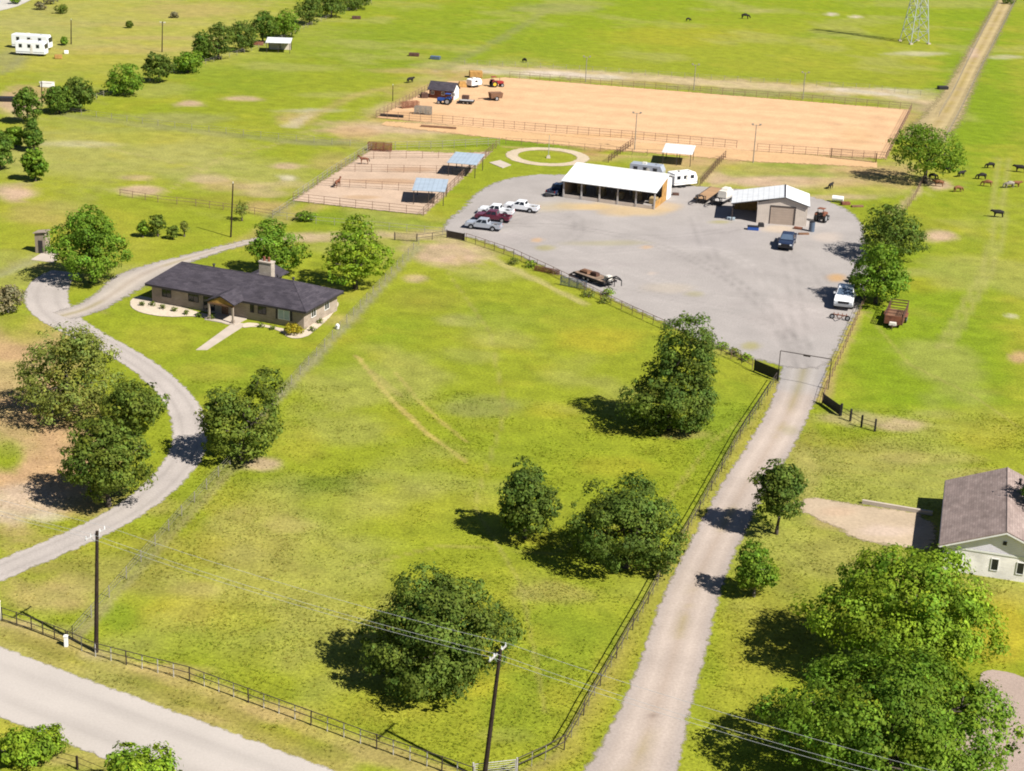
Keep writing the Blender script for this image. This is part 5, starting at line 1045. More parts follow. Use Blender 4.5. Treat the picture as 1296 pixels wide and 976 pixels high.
# ---------------------------------------------------------------- vehicles
def wheels(t, xs, ys, r=.40, w=.26, z=None):
    for x in xs:
        for y in ys:
            ty = MB().wheel((x, y, z or r), r, w, 16).build('wheel', 'tyre', t)
            s = 1 if y > 0 else -1; MB().tube((x, y + s * (w / 2 - .02), z or r), (x, y + s * (w / 2 + .015), z or r), r * .62, r * .5, 12).build('rim', 'rim', ty)
def pickup(label, loc, rot, paint, flatbed=False, group=None, sc=1.0):
    t = thing('pickup_truck', label, 'pickup truck', loc, rot, group); t.scale = (sc, sc, sc)
    b = MB()
    # lower body with wheel arches cut as a side profile
    def arch(cx): return [(cx + .52 * math.cos(a), .42 + .52 * math.sin(a)) for a in np.linspace(math.pi, 0, 7)]
    prof = [(-3.0, .5), *[(x, max(z, .5)) for x, z in arch(-1.75)], *[(x, max(z, .5)) for x, z in arch(1.95)], (2.95, .5), (3.02, .75), (2.98, 1.02), (2.7, 1.14), (1.35, 1.2), (-.95, 1.2), (-.95, 1.16), (-3.0, 1.14)]
    if not flatbed:
        left = [(x, z) for x, z in prof]
        b.prism(left, -.98, -.82); b.prism(left, .82, .98)
    else:
        left = [(-.95, .5), *[(x, max(z, .5)) for x, z in arch(1.95)], (2.95, .5), (3.02, .75), (2.98, 1.02), (2.7, 1.14), (1.35, 1.2), (-.95, 1.2)]
        b.prism(left, -.98, -.82); b.prism(left, .82, .98)
    b.prism([(-.95, .55), (2.96, .55), (3.0, .75), (2.96, 1.02), (2.7, 1.13), (1.35, 1.19), (-.95, 1.19)], -.82, .82)
    if not flatbed: b.span(-3.0, -2.9, -.82, .82, .55, 1.14); b.span(-2.9, -.95, -.82, .82, .58, .66)
    b.build('body', paint, t, bevel=.02)
    cb = MB(); x0, x1, X0, X1 = -.92, 1.55, -.72, .72; z0_, z1_ = 1.19, 1.86
    cb.add([(x0, -.95, z0_), (x1, -.95, z0_), (x1, .95, z0_), (x0, .95, z0_), (X0, -.76, z1_), (X1, -.76, z1_), (X1, .76, z1_), (X0, .76, z1_)], [(0, 3, 2, 1), (4, 5, 6, 7), (0, 1, 5, 4), (1, 2, 6, 5), (2, 3, 7, 6), (3, 0, 4, 7)])
    cb.build('cab', paint, t, bevel=.04)
    def pane(nm, pts, n, m='glass_dark'):
        n = Vector(n).normalized() * .02; mb = MB(); q = [Vector(p) for p in pts]; k = len(q); mb.add([p + n * .1 for p in q] + [p + n for p in q], [tuple(range(k, 2 * k)), tuple(range(k - 1, -1, -1))] + [(i, (i + 1) % k, k + (i + 1) % k, k + i) for i in range(k)]); mb.build(nm, m, t)
    lr = lambda u, v, s: Vector((x0 + (x1 - x0) * u, s * .95, z0_)).lerp(Vector((X0 + (X1 - X0) * u, s * .76, z1_)), v)
    for s in (-1, 1):
        pane('side_window', [lr(.08, .12, s), lr(.46, .12, s), lr(.46, .86, s), lr(.10, .86, s)], (0, s, .28)); pane('side_window', [lr(.52, .12, s), lr(.9, .12, s), lr(.84, .86, s), lr(.52, .86, s)], (0, s, .28))
        MB().box((1.15, s * 1.08, 1.3), (.12, .2, .16)).build('mirror', paint, t)
        MB().box((3.0, s * .74, .92), (.06, .3, .18)).build('headlight', 'lamp_clear', t)
        if not flatbed: MB().box((-3.02, s * .86, .95), (.05, .16, .3)).build('taillight', 'lamp_red', t)
    fr = lambda y, v: Vector((x1, y * .95, z0_)).lerp(Vector((X1, y * .76, z1_)), v); bk = lambda y, v: Vector((x0, y * .95, z0_)).lerp(Vector((X0, y * .76, z1_)), v)
    pane('windscreen', [fr(-.9, .08), fr(.9, .08), fr(.9, .92), fr(-.9, .92)], (.6, 0, .8), 'glass_blue'); pane('rear_window', [bk(-.8, .2), bk(.8, .2), bk(.8, .88), bk(-.8, .88)], (-1, 0, .3))
    MB().span(3.0, 3.12, -.92, .92, .48, .72).build('bumper', 'rim' if paint != 'car_navy' else 'black_steel', t); MB().span(2.985, 3.035, -.55, .55, .76, 1.0).build('grille', 'black_steel', t)
    if not flatbed:
        MB().span(-3.14, -3.0, -.9, .9, .5, .68).build('bumper', 'rim', t); MB().span(-2.88, -.97, -.8, .8, .665, .68).build('bed_floor', 'black_steel', t)
    else:
        MB().span(-3.1, -1.0, -1.1, 1.1, .92, 1.06).build('flatbed', 'grey_wood', t); MB().span(-1.08, -1.0, -1.05, 1.05, 1.06, 1.9).build('headboard', 'black_steel', t); MB().span(-3.0, -.95, -.4, .4, .5, .92).build('chassis', 'black_steel', t)
    wheels(t, (-1.75, 1.95), (-.86, .86), .41, .26); return t
def place(px): g = G(*px); return (g.x, g.y, 0)
va = math.radians(166)
pickup('silver pickup parked at the front of the row on the gravel', place((612, 290)), va, 'car_silver')
pickup('maroon pickup parked between the silver and white pickups', place((624, 279.5)), va, 'car_maroon')
pickup('white pickup parked directly behind the maroon one', place((628, 272)), va, 'car_white')
pickup('white pickup parked apart, closest to the white barn', place((660, 267)), math.radians(163), 'car_white')
pickup('dark navy pickup facing away from the garage roller door', place((996, 311)), math.radians(-104), 'car_navy', sc=1.2)
pickup('white pickup with blue windscreen parked under the yard edge tree', place((1069, 383)), math.radians(-104), 'car_white', sc=1.4)
g = place((718, 249)); pickup('dark pickup parked against the west end of the white barn', place((706, 245)), math.radians(62), 'car_navy')

def flat_trailer(label, loc, rot, L=8.2, W_=2.5, neck=True, deck='deck_wood', rails=True, cargo=False, ramps=True, name='flatbed_trailer'):
    """deck runs along +x, gooseneck at the +x end"""
    t = thing(name, label, 'trailer', loc, rot); n = 9
    f = MB(); f.span(0, L, -W_ / 2, -W_ / 2 + .1, .55, .86); f.span(0, L, W_ / 2 - .1, W_ / 2, .55, .86); f.span(0, .1, -W_ / 2 + .1, W_ / 2 - .1, .6, .85); f.span(L - .1, L, -W_ / 2 + .1, W_ / 2 - .1, .6, .85)
    for k in range(1, 8): f.span(L * k / 8 - .05, L * k / 8 + .05, -W_ / 2 + .1, W_ / 2 - .1, .6, .78)
    f.span(.3, L, -.5, -.4, .42, .6); f.span(.3, L, .4, .5, .42, .6); f.build('frame', 'black_steel', t)
    pw_ = (W_ - .2) / n
    me = MB().span(.11, L - .11, -pw_ / 2 + .01, pw_ / 2 - .01, .79, .85).mesh('plank', deck)
    for k in range(n): link('plank', me, t, (0, -W_ / 2 + .1 + pw_ * (k + .5), random.uniform(0, .008)))
    if rails:
        for s in (-1, 1):
            r_ = MB(); r_.tube((0, s * (W_ / 2 + .05), .8), (L, s * (W_ / 2 + .05), .8), .035, n=5)
            for k in range(9): r_.tube((L * k / 8, s * (W_ / 2 + .05), .5), (L * k / 8, s * (W_ / 2 + .05), .84), .03, n=4)
            r_.build('rub_rail', 'black_steel', t)
    wheels(t, (L * .32, L * .32 + .95), (-W_ / 2 + .28, W_ / 2 - .28), .38, .3)
    if neck:
        k = MB()
        for s in (-1, 1): k.path([(L - .6, s * .55, .6), (L + .1, s * .55, 1.35), (L + .7, s * .4, 1.75), (L + 1.7, s * .2, 1.7), (L + 2.3, 0, 1.55)], [.11, .11, .1, .09, .08], 6); k.tube((L - .05, s * .9, .5), (L - .05, s * .9, 1.5), .07, n=6)
        k.tube((L - .05, -.9, 1.45), (L - .05, .9, 1.45), .06, n=6); k.tube((L + .7, -.4, 1.75), (L + .7, .4, 1.75), .06, n=6); k.tube((L + 2.3, 0, 1.6), (L + 2.35, 0, .75), .07, n=6); k.build('gooseneck', 'black_steel', t)
        j = MB(); j.tube((L + .25, -.6, 0), (L + .25, -.6, 1.2), .06, n=6); j.tube((L + .25, .6, 0), (L + .25, .6, 1.2), .06, n=6); j.build('jack', 'black_steel', t)
    if ramps:
        for s in (-1, 1): MB().add([(-.02, s * .35, .84), (-.02, s * 1.1, .84), (-1.2, s * 1.1, .12), (-1.2, s * .35, .12), (-.02, s * .35, .76), (-.02, s * 1.1, .76), (-1.2, s * 1.1, .04), (-1.2, s * .35, .04)], [(0, 1, 2, 3), (7, 6, 5, 4), (0, 4, 5, 1), (1, 5, 6, 2), (2, 6, 7, 3), (3, 7, 4, 0)]).build('ramp', 'rust_dark', t)
    return t
a_, b_ = G(733, 349), G(780, 366); flat_trailer('black gooseneck flatbed trailer with wooden deck alone on the gravel yard', (a_.x, a_.y, 0), ang2(a_, b_), 6.8, deck='worn_deck')
for k_, (f_, d_, m__, lb_) in enumerate(((.18, (1.5, 1.2, .35), 'brown_wood', 'flat brown timber bundle at the rear of the lone flatbed trailer'), (.42, (1.2, .8, .5), 'rust_dark', 'dark rusty crate in the middle of the lone flatbed trailer'))):
    q_ = a_ + (b_ - a_) * f_; ob = MB().box((0, 0, d_[2] / 2), d_).box((0, 0, d_[2] + .05), (d_[0] * .8, d_[1] * .6, .1)).build('trailer_load', m__); ob.location = (q_.x, q_.y, .87); ob.rotation_euler = (0, 0, ang2(a_, b_) + .1); tag(ob, lb_, 'load')
lt = (a_ + (b_ - a_) * .78); o = MB(); o.box((0, 0, .35), (.9, 1.1, .7), taper=.9); o.box((0, 0, .74), (.7, .8, .1)); ob = o.build('tool_box', 'off_white'); ob.location = (lt.x, lt.y, .86); ob.rotation_euler = (0, 0, ang2(a_, b_)); tag(ob, 'pale tool box on the wooden deck of the lone flatbed trailer', 'box')
a_, b_ = G(907, 243), G(876, 265); flat_trailer('long gooseneck flatbed trailer with tan deck backed beside the lean-to', (a_.x, a_.y, 0), ang2(a_, b_), 10.2, 2.6, True, ramps=False)
a_, b_ = G(926, 250), G(897, 266); flat_trailer('shorter dark trailer parked between the tan trailer and the lean-to', (a_.x, a_.y, 0), ang2(a_, b_), 7.6, 2.3, True, 'grey_wood', ramps=False)
m_ = a_.lerp(b_, .3); o = MB(); o.box((0, 0, .6), (3.6, 1.8, 1.1), taper=.92); o.box((-.2, 0, 1.35), (2.0, 1.6, .5), taper=.75); o.box((1.2, 0, 1.2), (.9, 1.5, .12)); ob = o.build('covered_boat', 'off_white', bevel=.08); ob.location = (m_.x, m_.y, .9); ob.rotation_euler = (0, 0, ang2(a_, b_)); tag(ob, 'pale tarp covered load on the shorter dark trailer', 'covered load')
# stock trailer: open rails
a_, b_ = G(1137, 397), G(1124, 428); L_ = (b_ - a_).length
st_ = thing('stock_trailer', 'rusty open topped livestock trailer on the grass east of the yard', 'trailer', (a_.x, a_.y, 0), ang2(a_, b_)); L_ = 7.0; W_ = 2.5
f = MB(); f.span(0, L_, -W_ / 2, W_ / 2, .55, .65); f.build('floor', 'brown_wood', st_)
for s in (-1, 1):
    p = MB(); p.span(0, L_, s * W_ / 2 - .03, s * W_ / 2 + .03, .5, 1.15); p.build('side_panel', 'rust', st_)
    for z in (1.4, 1.65, 1.9, 2.1): MB().tube((0, s * W_ / 2, z), (L_, s * W_ / 2, z), .04, n=5).build('side_rail', 'rust_dark', st_)
    for k in range(6): MB().tube((L_ * k / 5, s * W_ / 2, .5), (L_ * k / 5, s * W_ / 2, 2.15), .05, n=5).build('stake', 'rust_dark', st_)
    MB().prism([(L_ * .35, .95), (L_ * .35 + .2, 1.15), (L_ * .35 + 1.7, 1.15), (L_ * .35 + 1.9, .95)], min(s * (W_ / 2 + .03), s * (W_ / 2 + .4)), max(s * (W_ / 2 + .03), s * (W_ / 2 + .4))).build('mudguard', 'rust', st_)
for k in range(6): MB().tube((L_ * k / 5, -W_ / 2, 2.12), (L_ * k / 5, W_ / 2, 2.12), .045, n=5).build('roof_bow', 'rust_dark', st_)
MB().span(L_ - .05, L_ + .03, -W_ / 2 + .05, W_ / 2 - .05, .5, 1.7).build('nose_panel', 'rust', st_)
for s_ in (.35, .8, 1.25, 1.7): MB().tube((0, -W_ / 2, .5 + s_ * .9), (0, W_ / 2, .5 + s_ * .9), .04, n=5).build('tail_rail', 'rust_dark', st_)
wheels(st_, (L_ * .35 + .5, L_ * .35 + 1.4), (-W_ / 2 - .2, W_ / 2 + .2), .38, .24)
k = MB(); k.path([(L_, -.7, .5), (L_ + 1.4, 0, .5)], .06, 6); k.path([(L_, .7, .5), (L_ + 1.4, 0, .5)], .06, 6); k.tube((L_ + 1.3, 0, 0), (L_ + 1.3, 0, .8), .05, n=6); k.build('drawbar', 'rust_dark', st_)
MB().box((L_ + .45, 0, .72), (.7, 1.0, .36), taper=.9).build('tongue_box', 'off_white', st_)
# rusty implement before the white pickup
g = G(1063, 404); im = thing('farm_implement', 'rusty wheeled farm implement standing before the white pickup', 'implement', g, math.radians(160))
MB().path([(-1.2, 0, .6), (1.2, 0, .6)], .09, 6).build('beam', 'rust', im)
for x in (-.9, -.3, .3, .9): MB().path([(x, 0, .6), (x + .1, -.5, .75), (x + .2, -.7, .05)], .05, 5).build('tine', 'rust', im)
wheels(im, (-1.1, 1.1), (.35,), .38, .2); MB().path([(-.6, .1, .6), (0, 1.5, .5), (.6, .1, .6)], .06, 5).build('drawbar', 'rust_dark', im)
# black tractor-like loader beside the white pickup
g = G(1086, 374); im = thing('spare_machine', 'low dark machine in the shade of the tree beside the white pickup', 'machine', g, math.radians(-20))
MB().box((0, 0, .6), (1.6, 1.0, .6), taper=.85).build('engine_cover', 'black_steel', im, bevel=.05); MB().path([(-.5, .35, .9), (-.5, .35, 1.7), (-.5, -.35, 1.7), (-.5, -.35, .9)], .04, 5).build('roll_bar', 'black_steel', im); wheels(im, (-.55, .55), (-.6, .6), .34, .24)
g = G(1083, 357); im = thing('spare_machine', 'small dark trailer frame half hidden under the yard edge tree', 'machine', g, math.radians(10)); MB().span(-1.3, 1.3, -.7, .7, .5, .65).build('deck', 'black_steel', im); MB().path([(1.3, 0, .55), (2.4, 0, .5)], .06, 5).build('drawbar', 'black_steel', im); wheels(im, (-.2,), (-.8, .8), .32, .2)
# tractors
def tractor(label, px, rot, paint, s=1.0):
    g = G(*px); t = thing('tractor', label, 'tractor', g, rot)
    MB().prism([(.1, .75), (1.75, .7), (1.8, 1.25), (1.6, 1.4), (.1, 1.5)], -.36, .36).build('hood', paint, t, bevel=.05); MB().span(-1.1, .1, -.42, .42, .6, 1.0).build('chassis', 'black_steel', t)
    for s_ in (-1, 1):
        w_ = MB().wheel((-.7, s_ * .78, .78), .78, .42, 18).build('wheel', 'tyre', t); MB().tube((-.7, s_ * .98, .78), (-.7, s_ * 1.01, .78), .42, n=12).build('rim', 'yellow_paint' if paint == 'red_paint' else 'rim', w_)
        w_ = MB().wheel((1.3, s_ * .62, .45), .45, .26, 16).build('wheel', 'tyre', t); MB().tube((1.3, s_ * .75, .45), (1.3, s_ * .77, .45), .25, n=12).build('rim', 'rim', w_)
        MB().prism([(-1.35, 1.3), (-1.2, 1.62), (-.3, 1.62), (-.1, 1.3), (-.25, 1.3), (-.35, 1.52), (-1.12, 1.52), (-1.22, 1.3)], min(s_ * .56, s_ * .98), max(s_ * .56, s_ * .98)).build('fender', paint, t)
    MB().box((-.7, 0, 1.25), (.5, .5, .14)).box((-.92, 0, 1.5), (.1, .5, .5)).build('seat', 'black_steel', t); MB().path([(-1.1, -.5, 1.4), (-1.1, -.5, 2.4), (-1.1, .5, 2.4), (-1.1, .5, 1.4)], .05, 5).build('roll_bar', 'black_steel', t); MB().box((-.7, 0, 2.42), (1.2, 1.2, .07)).build('canopy', paint, t); MB().tube((.9, .2, 1.4), (.9, .2, 2.1), .05, n=6).build('exhaust', 'black_steel', t)
    return t
tractor('dull red tractor beside the white side wall of the garage', (1040, 280), math.radians(60), 'rust')
tractor('blue tractor standing in front of the arena hut', (563, 132), math.radians(170), 'blue_paint')
tractor('dark red tractor parked at the far west end of the arena', (628, 110), math.radians(20), 'red_paint')
# boxy trailers behind the barn and the motorhomes
def box_trailer(label, pa, pb, W_=2.5, h=2.7, paint='white_paint', name='travel_trailer', nose=True, stripes=True, win=3, cab=False):
    a, b = G(*pa), G(*pb); L = (b - a).length; t = thing(name, label, 'motorhome' if cab else 'trailer', (a.x, a.y, 0), ang2(a, b))
    z0_ = .55; prof = [(0, z0_), (L, z0_), (L, z0_ + h * .55), (L - .5, z0_ + h), (.15, z0_ + h), (0, z0_ + h - .15)] if nose else [(0, z0_), (L, z0_), (L, z0_ + h), (0, z0_ + h)]
    MB().prism(prof, 0, W_).build('body', paint, t, bevel=.06)
    for i in range(win):
        x = L * (i + .6) / (win + .4); w_ = MB().span(x - .4, x + .4, -.03, -.004, z0_ + h * .5, z0_ + h * .78).build('window', 'glass_dark', t); MB().span(x - .46, x + .46, -.02, -.003, z0_ + h * .78, z0_ + h * .81).build('window_frame', 'rim', w_)
    d = MB().span(L * .5, L * .5 + .65, -.03, -.004, z0_ + .05, z0_ + h * .72).build('door', 'off_white', t); MB().box((L * .5 + .08, -.05, z0_ + 1.0), (.06, .04, .12)).build('handle', 'dark_trim', d)
    if stripes: MB().span(.1, L - .1, -.02, -.003, z0_ + .35, z0_ + .5).build('stripe', 'rim', t)
    MB().box((L * .4, W_ / 2, z0_ + h + .14), (.8, .7, .26), taper=.9).build('roof_unit', 'off_white', t); MB().box((L * .75, W_ / 2, z0_ + h + .05), (.4, .4, .1)).build('roof_vent', 'rim', t)
    wheels(t, (L * .3, L * .3 + .85) if not cab else (L * .2, L * .8), (.14, W_ - .14), .36, .24)
    if cab: MB().span(L - .02, L + .03, .2, W_ - .2, z0_ + h * .45, z0_ + h * .85).build('windscreen', 'glass_dark', t)
    else: k = MB(); k.path([(L, .5, z0_ - .03), (L + 1.1, W_ / 2, z0_ - .05)], .05, 5); k.path([(L, W_ - .5, z0_ - .03), (L + 1.1, W_ / 2, z0_ - .05)], .05, 5); k.tube((L + 1.0, W_ / 2, 0), (L + 1.0, W_ / 2, .7), .04, n=5); k.build('drawbar', 'black_steel', t)
    return t
box_trailer('white travel trailer with dark windows behind the east end of the barn', (853, 239), (882, 236), 2.5, 2.2)
box_trailer('long white horse trailer showing its roof above the barn ridge', (796, 224), (838, 229), 2.3, 2.1, 'car_silver')
box_trailer('white motorhome parked in front of its twin on the far pasture', (20, 70), (57, 72), 2.6, 2.9, 'car_white', 'motorhome', cab=True)
box_trailer('white motorhome parked behind its twin on the far pasture', (15, 61), (62, 64), 2.6, 3.0, 'car_white', 'motorhome', cab=True)
# odds and ends in the yard and round the arena
def box_thing(name, label, cat, px, dims, m, rot=0.0, lid=None, z=0.0, taper=1.0):
    g = G(*px); t = thing(name, label, cat, (g.x, g.y, z), rot); MB().box((0, 0, dims[2] / 2), dims, taper=taper).build('body', m, t, bevel=min(dims) * .08)
    if lid: MB().box((0, 0, dims[2] + .04), (dims[0] * 1.04, dims[1] * 1.04, .08)).build('lid', lid, t)
    for s in (-1, 1): MB().box((s * dims[0] * .3, 0, -.02), (dims[0] * .12, dims[1] * .96, .06)).build('skid', 'black_steel', t)
    return t
box_thing('feed_bin', 'low blue bin lying before the lean-to of the garage', 'bin', (953, 291), (1.9, 1.0, .6), 'blue_paint', math.radians(-8), 'black_steel'); box_thing('black_tub', 'small black tub against the blue bin by the garage', 'tub', (963, 287), (1.0, .8, .7), 'black_steel', .1, None, 0, .85)
box_thing('water_tub', 'pale blue tub in the shade of the lean-to', 'tub', (925, 278), (1.3, .8, .4), 'window_pale', -.15, None, 0, 1.1)
g = G(1027, 293); dm = thing('oil_tank', 'upright blue grey drum beside the garage corner', 'drum', g); MB().tube((0, 0, 0), (0, 0, 1.7), .5, n=16).build('shell', 'glass_blue', dm); MB().tube((0, 0, 1.7), (0, 0, 1.78), .52, .3, n=16).build('lid', 'black_steel', dm)
g = G(1060, 256); dm = thing('propane_tank', 'pale tank lying in the rubbish behind the garage', 'tank', g, -.3); MB().tube((-1.0, 0, .7), (1.0, 0, .7), .5, n=14).build('shell', 'white_paint', dm); MB().tube((-.6, 0, 0), (-.6, 0, .4), .15, n=6).build('leg', 'grey_wood', dm); MB().tube((.6, 0, 0), (.6, 0, .4), .15, n=6).build('leg', 'grey_wood', dm)
for i, (px, d, m, lb) in enumerate([((1070, 259), (1.6, .9, .5), 'rust', 'rusty scrap box by the pale tank'), ((1085, 262), (2.2, .6, .3), 'brown_wood', 'flat timber stack near the pale tank'), ((1010, 290), (1.4, .8, .35), 'rust', 'low rusty pallet box right of the roller door'), ((1017, 297), (1.8, .5, .3), 'brown_wood', 'short brown timber stack by the navy pickup'), ((855, 247), (1.2, .8, .4), 'rust_dark', 'small dark crate at the east corner of the barn'), ((693, 249), (1.1, .8, .6), 'black_steel', 'small black crate by the west corner of the barn')]): box_thing('scrap_box', lb, 'box', px, d, m, random.uniform(-.4, .4))
def panels(label, px, n, L, h, m, rot, gap=.22, name='panel_stack'):
    g = G(*px); t = thing(name, label, 'panels', g, rot)
    for i in range(n):
        p = MB(); y = i * gap
        for z in np.linspace(.15, h, 6): p.tube((0, y, z), (L, y, z), .035, n=4)
        for x in (0, L * .33, L * .66, L): p.tube((x, y, 0), (x, y, h), .04, n=4)
        p.build('panel', m, t)
    return t
panels('row of grey brown corral panels leaning in the arena corner', (524, 145), 6, 3.6, 1.7, 'fence_grey', -.15, .35); panels('reddish brown hay feeder panels at the far corner of the pens', (465, 191), 4, 4.6, 1.6, 'rust', -.1, .5); panels('rusty panels stacked along the west arena fence', (510, 138), 4, 4.2, 1.4, 'rust', .6, .4)
box_thing('trough', 'long dark water trough at the west corner of the arena', 'trough', (496, 148), (5.0, .8, .55), 'black_steel', -.12); box_thing('trough', 'low brown feed trough along the green verge of the arena', 'trough', (555, 162), (7.5, .6, .4), 'brown_wood', -.12)
flat_trailer('small low trailer loaded with gear beside the blue tractor', place((581, 131)), math.radians(-6), 3.4, 1.8, False, 'grey_wood', ramps=False)
box_thing('gear_crate', 'dark crate of gear on the small low trailer by the arena hut', 'crate', (589, 130), (1.6, 1.2, .8), 'rust_dark', -.1, None, .87)
g = G(627, 127); ct = thing('manure_cart', 'brown tipping cart with long drawbar standing on the arena sand', 'cart', g, math.radians(200)); MB().box((0, 0, 1.2), (2.6, 1.8, 1.2), taper=1.15).build('hopper', 'brown_wood', ct); wheels(ct, (0,), (-.95, .95), .5, .25); MB().path([(1.2, 0, .6), (4.2, 0, .5)], .08, 5).build('drawbar', 'rust_dark', ct)
box_trailer('pale enclosed cargo trailer at the far west end of the arena', (597, 112), (610, 110), 1.8, 1.5, 'white_paint', 'cargo_trailer', win=1, stripes=False)
box_thing('straw_stack', 'rusty straw coloured stack behind the arena hut', 'stack', (602, 98), (3.2, 2.0, 1.6), 'hay_wood', .1); box_thing('straw_stack', 'yellowish straw heap behind the white gable of the hut', 'stack', (585, 110), (2.4, 1.8, 1.3), 'hay_wood', .2, None, 0, .6)
box_thing('blue_crate', 'small dark crate next to the arena hut door', 'crate', (537, 124), (1.6, 1.2, 1.2), 'rust_dark', .2)
for px, lb, m in (((524, 71), 'dark low feeder on the worn far pasture', 'rust_dark'), ((551, 75), 'blue grey low trough on the worn far pasture', 'glass_blue'), ((451, 24), 'flat dark hay ring near the far hedge end', 'rust_dark'), ((1193, 113), 'dark feeder at the bend of the tan farm lane', 'black_steel'), ((327, 57), 'small rusty bin beside the lone white shelter', 'rust')): box_thing('feeder', lb, 'feeder', px, (2.6, 1.4, .8), m, random.uniform(-.3, .3))
g = G(73, 73); box_thing('wood_pile', 'little tan wood pile near the motorhomes', 'wood pile', (74, 74), (1.8, 1.2, .9), 'hay_wood', .2); box_thing('white_tank', 'small pale tank near the motorhomes', 'tank', (84, 68), (1.0, .8, .8), 'white_paint', .1)
box_thing('far_shed', 'small pale shed in the bare dirt by the hedge', 'shed', (60, 110), (2.8, 1.6, 1.0), 'white_paint', -.1, 'off_white'); box_thing('dark_trailer', 'low dark trailer on the bare dirt at the west edge', 'trailer', (9, 128), (4, 1.8, .9), 'black_steel', .1)
MBp = MB(); g = G(427, 416); ob = MB().tube((0, 0, 0), (0, 0, .45), .25, .32, 10).tube((0, 0, .45), (0, 0, .7), .32, .12, 10).build('garden_urn', 'white_paint'); ob.location = g; tag(ob, 'small white garden urn by the wire fence east of the low house', 'urn')
panels('grey blue pipe panels leaning along the rusty yard fence', (709, 361), 2, 4.2, 1.3, 'glass_blue', math.radians(-28), .3); panels('pale pipe panels stacked low along the rusty yard fence', (676, 343), 3, 4.0, .7, 'rust', math.radians(-26), .3)
# ---------------------------------------------------------------- cattle and horses
def quadruped(kind):
    """one skinned body: spine, neck, head, four jointed legs, tail"""
    if kind == 'cow': j = dict(L=.75, hip=1.15, sh=1.12, r=.34, neck=(1.05, 1.22, .2), poll=(1.32, 1.32, .15), muz=(1.62, 1.08, .10), leg=.10)
    elif kind == 'graze': j = dict(L=.75, hip=1.15, sh=1.12, r=.34, neck=(1.05, .92, .2), poll=(1.28, .55, .14), muz=(1.40, .16, .10), leg=.10)
    else: j = dict(L=.72, hip=1.32, sh=1.34, r=.28, neck=(1.0, 1.62, .17), poll=(1.22, 1.95, .13), muz=(1.55, 1.68, .085), leg=.085)
    v = []; e = []; r = []
    def add(p, rad, par=None):
        v.append(p); r.append(rad); i = len(v) - 1
        if par is not None: e.append((par, i))
        return i
    mid = add((0, 0, j['hip'] - .06), (j['r'] * 1.05, j['r'] * 1.12)); hip = add((-j['L'], 0, j['hip']), (j['r'] * .92, j['r'] * .95), mid); sh = add((j['L'] * .85, 0, j['sh']), (j['r'] * .92, j['r'] * 1.05), mid)
    nk = add((j['neck'][0], 0, j['neck'][1]), (j['neck'][2],) * 2, sh); pl = add((j['poll'][0], 0, j['poll'][1]), (j['poll'][2],) * 2, nk); add((j['muz'][0], 0, j['muz'][1]), (j['muz'][2],) * 2, pl)
    for s in (-1, 1):
        k = add((-j['L'] * .9, s * .24, j['hip'] * .62), (j['leg'] * 1.7,) * 2, hip); h = add((-j['L'] * 1.12, s * .24, j['hip'] * .34), (j['leg'] * .8,) * 2, k); add((-j['L'] * 1.05, s * .24, .03), (j['leg'] * .75,) * 2, h)
        k = add((j['L'] * .88, s * .22, j['sh'] * .58), (j['leg'] * 1.4,) * 2, sh); h = add((j['L'] * .9, s * .22, j['sh'] * .32), (j['leg'] * .85,) * 2, k); add((j['L'] * .88, s * .22, .03), (j['leg'] * .75,) * 2, h)
        add((j['poll'][0] - .06, s * .2, j['poll'][1] + .12), (.035, .035), pl)
    t1 = add((-j['L'] * 1.32, 0, j['hip'] + .02), (.06, .06), hip); add((-j['L'] * 1.45, 0, j['hip'] * .5), (.045, .045), t1)
    me = bpy.data.meshes.new('quad'); me.from_pydata(v, e, []); o = bpy.data.objects.new('quad', me); COL.objects.link(o)
    md = o.modifiers.new('s', 'SKIN')
    if not me.skin_vertices: me.attributes
    for i, q in enumerate(me.skin_vertices[0].data): q.radius = r[i]; q.use_root = (i == 0)
    sb = o.modifiers.new('d', 'SUBSURF'); sb.levels = 1; sb.render_levels = 1
    dg = bpy.context.evaluated_depsgraph_get(); out = bpy.data.meshes.new_from_object(o.evaluated_get(dg)); bpy.data.objects.remove(o); out.polygons.foreach_set('use_smooth', [True] * len(out.polygons)); return out
BASE = {}
def animal(kind, m, px, rot, label, cat, s=1.0, lying=False, group=None):
    if (kind, m) not in BASE:
        if kind not in BASE:
            try: BASE[kind] = quadruped(kind)
            except Exception as ex: print('skin failed', ex); BASE[kind] = MB().box((0, 0, .8), (1.8, .6, .8)).mesh('quad', m)
        me = BASE[kind].copy(); me.materials.clear(); me.materials.append(MATS[m]); BASE[(kind, m)] = me
    g = G(*px); o = bpy.data.objects.new(cat, BASE[(kind, m)]); COL.objects.link(o); o.location = (g.x, g.y, -.45 * s if lying else 0); o.rotation_euler = (0, 0, rot); s *= .86; o.scale = (s, s, s); tag(o, label, cat, group); return o
CG = 'cattle grazing the eastern pasture'
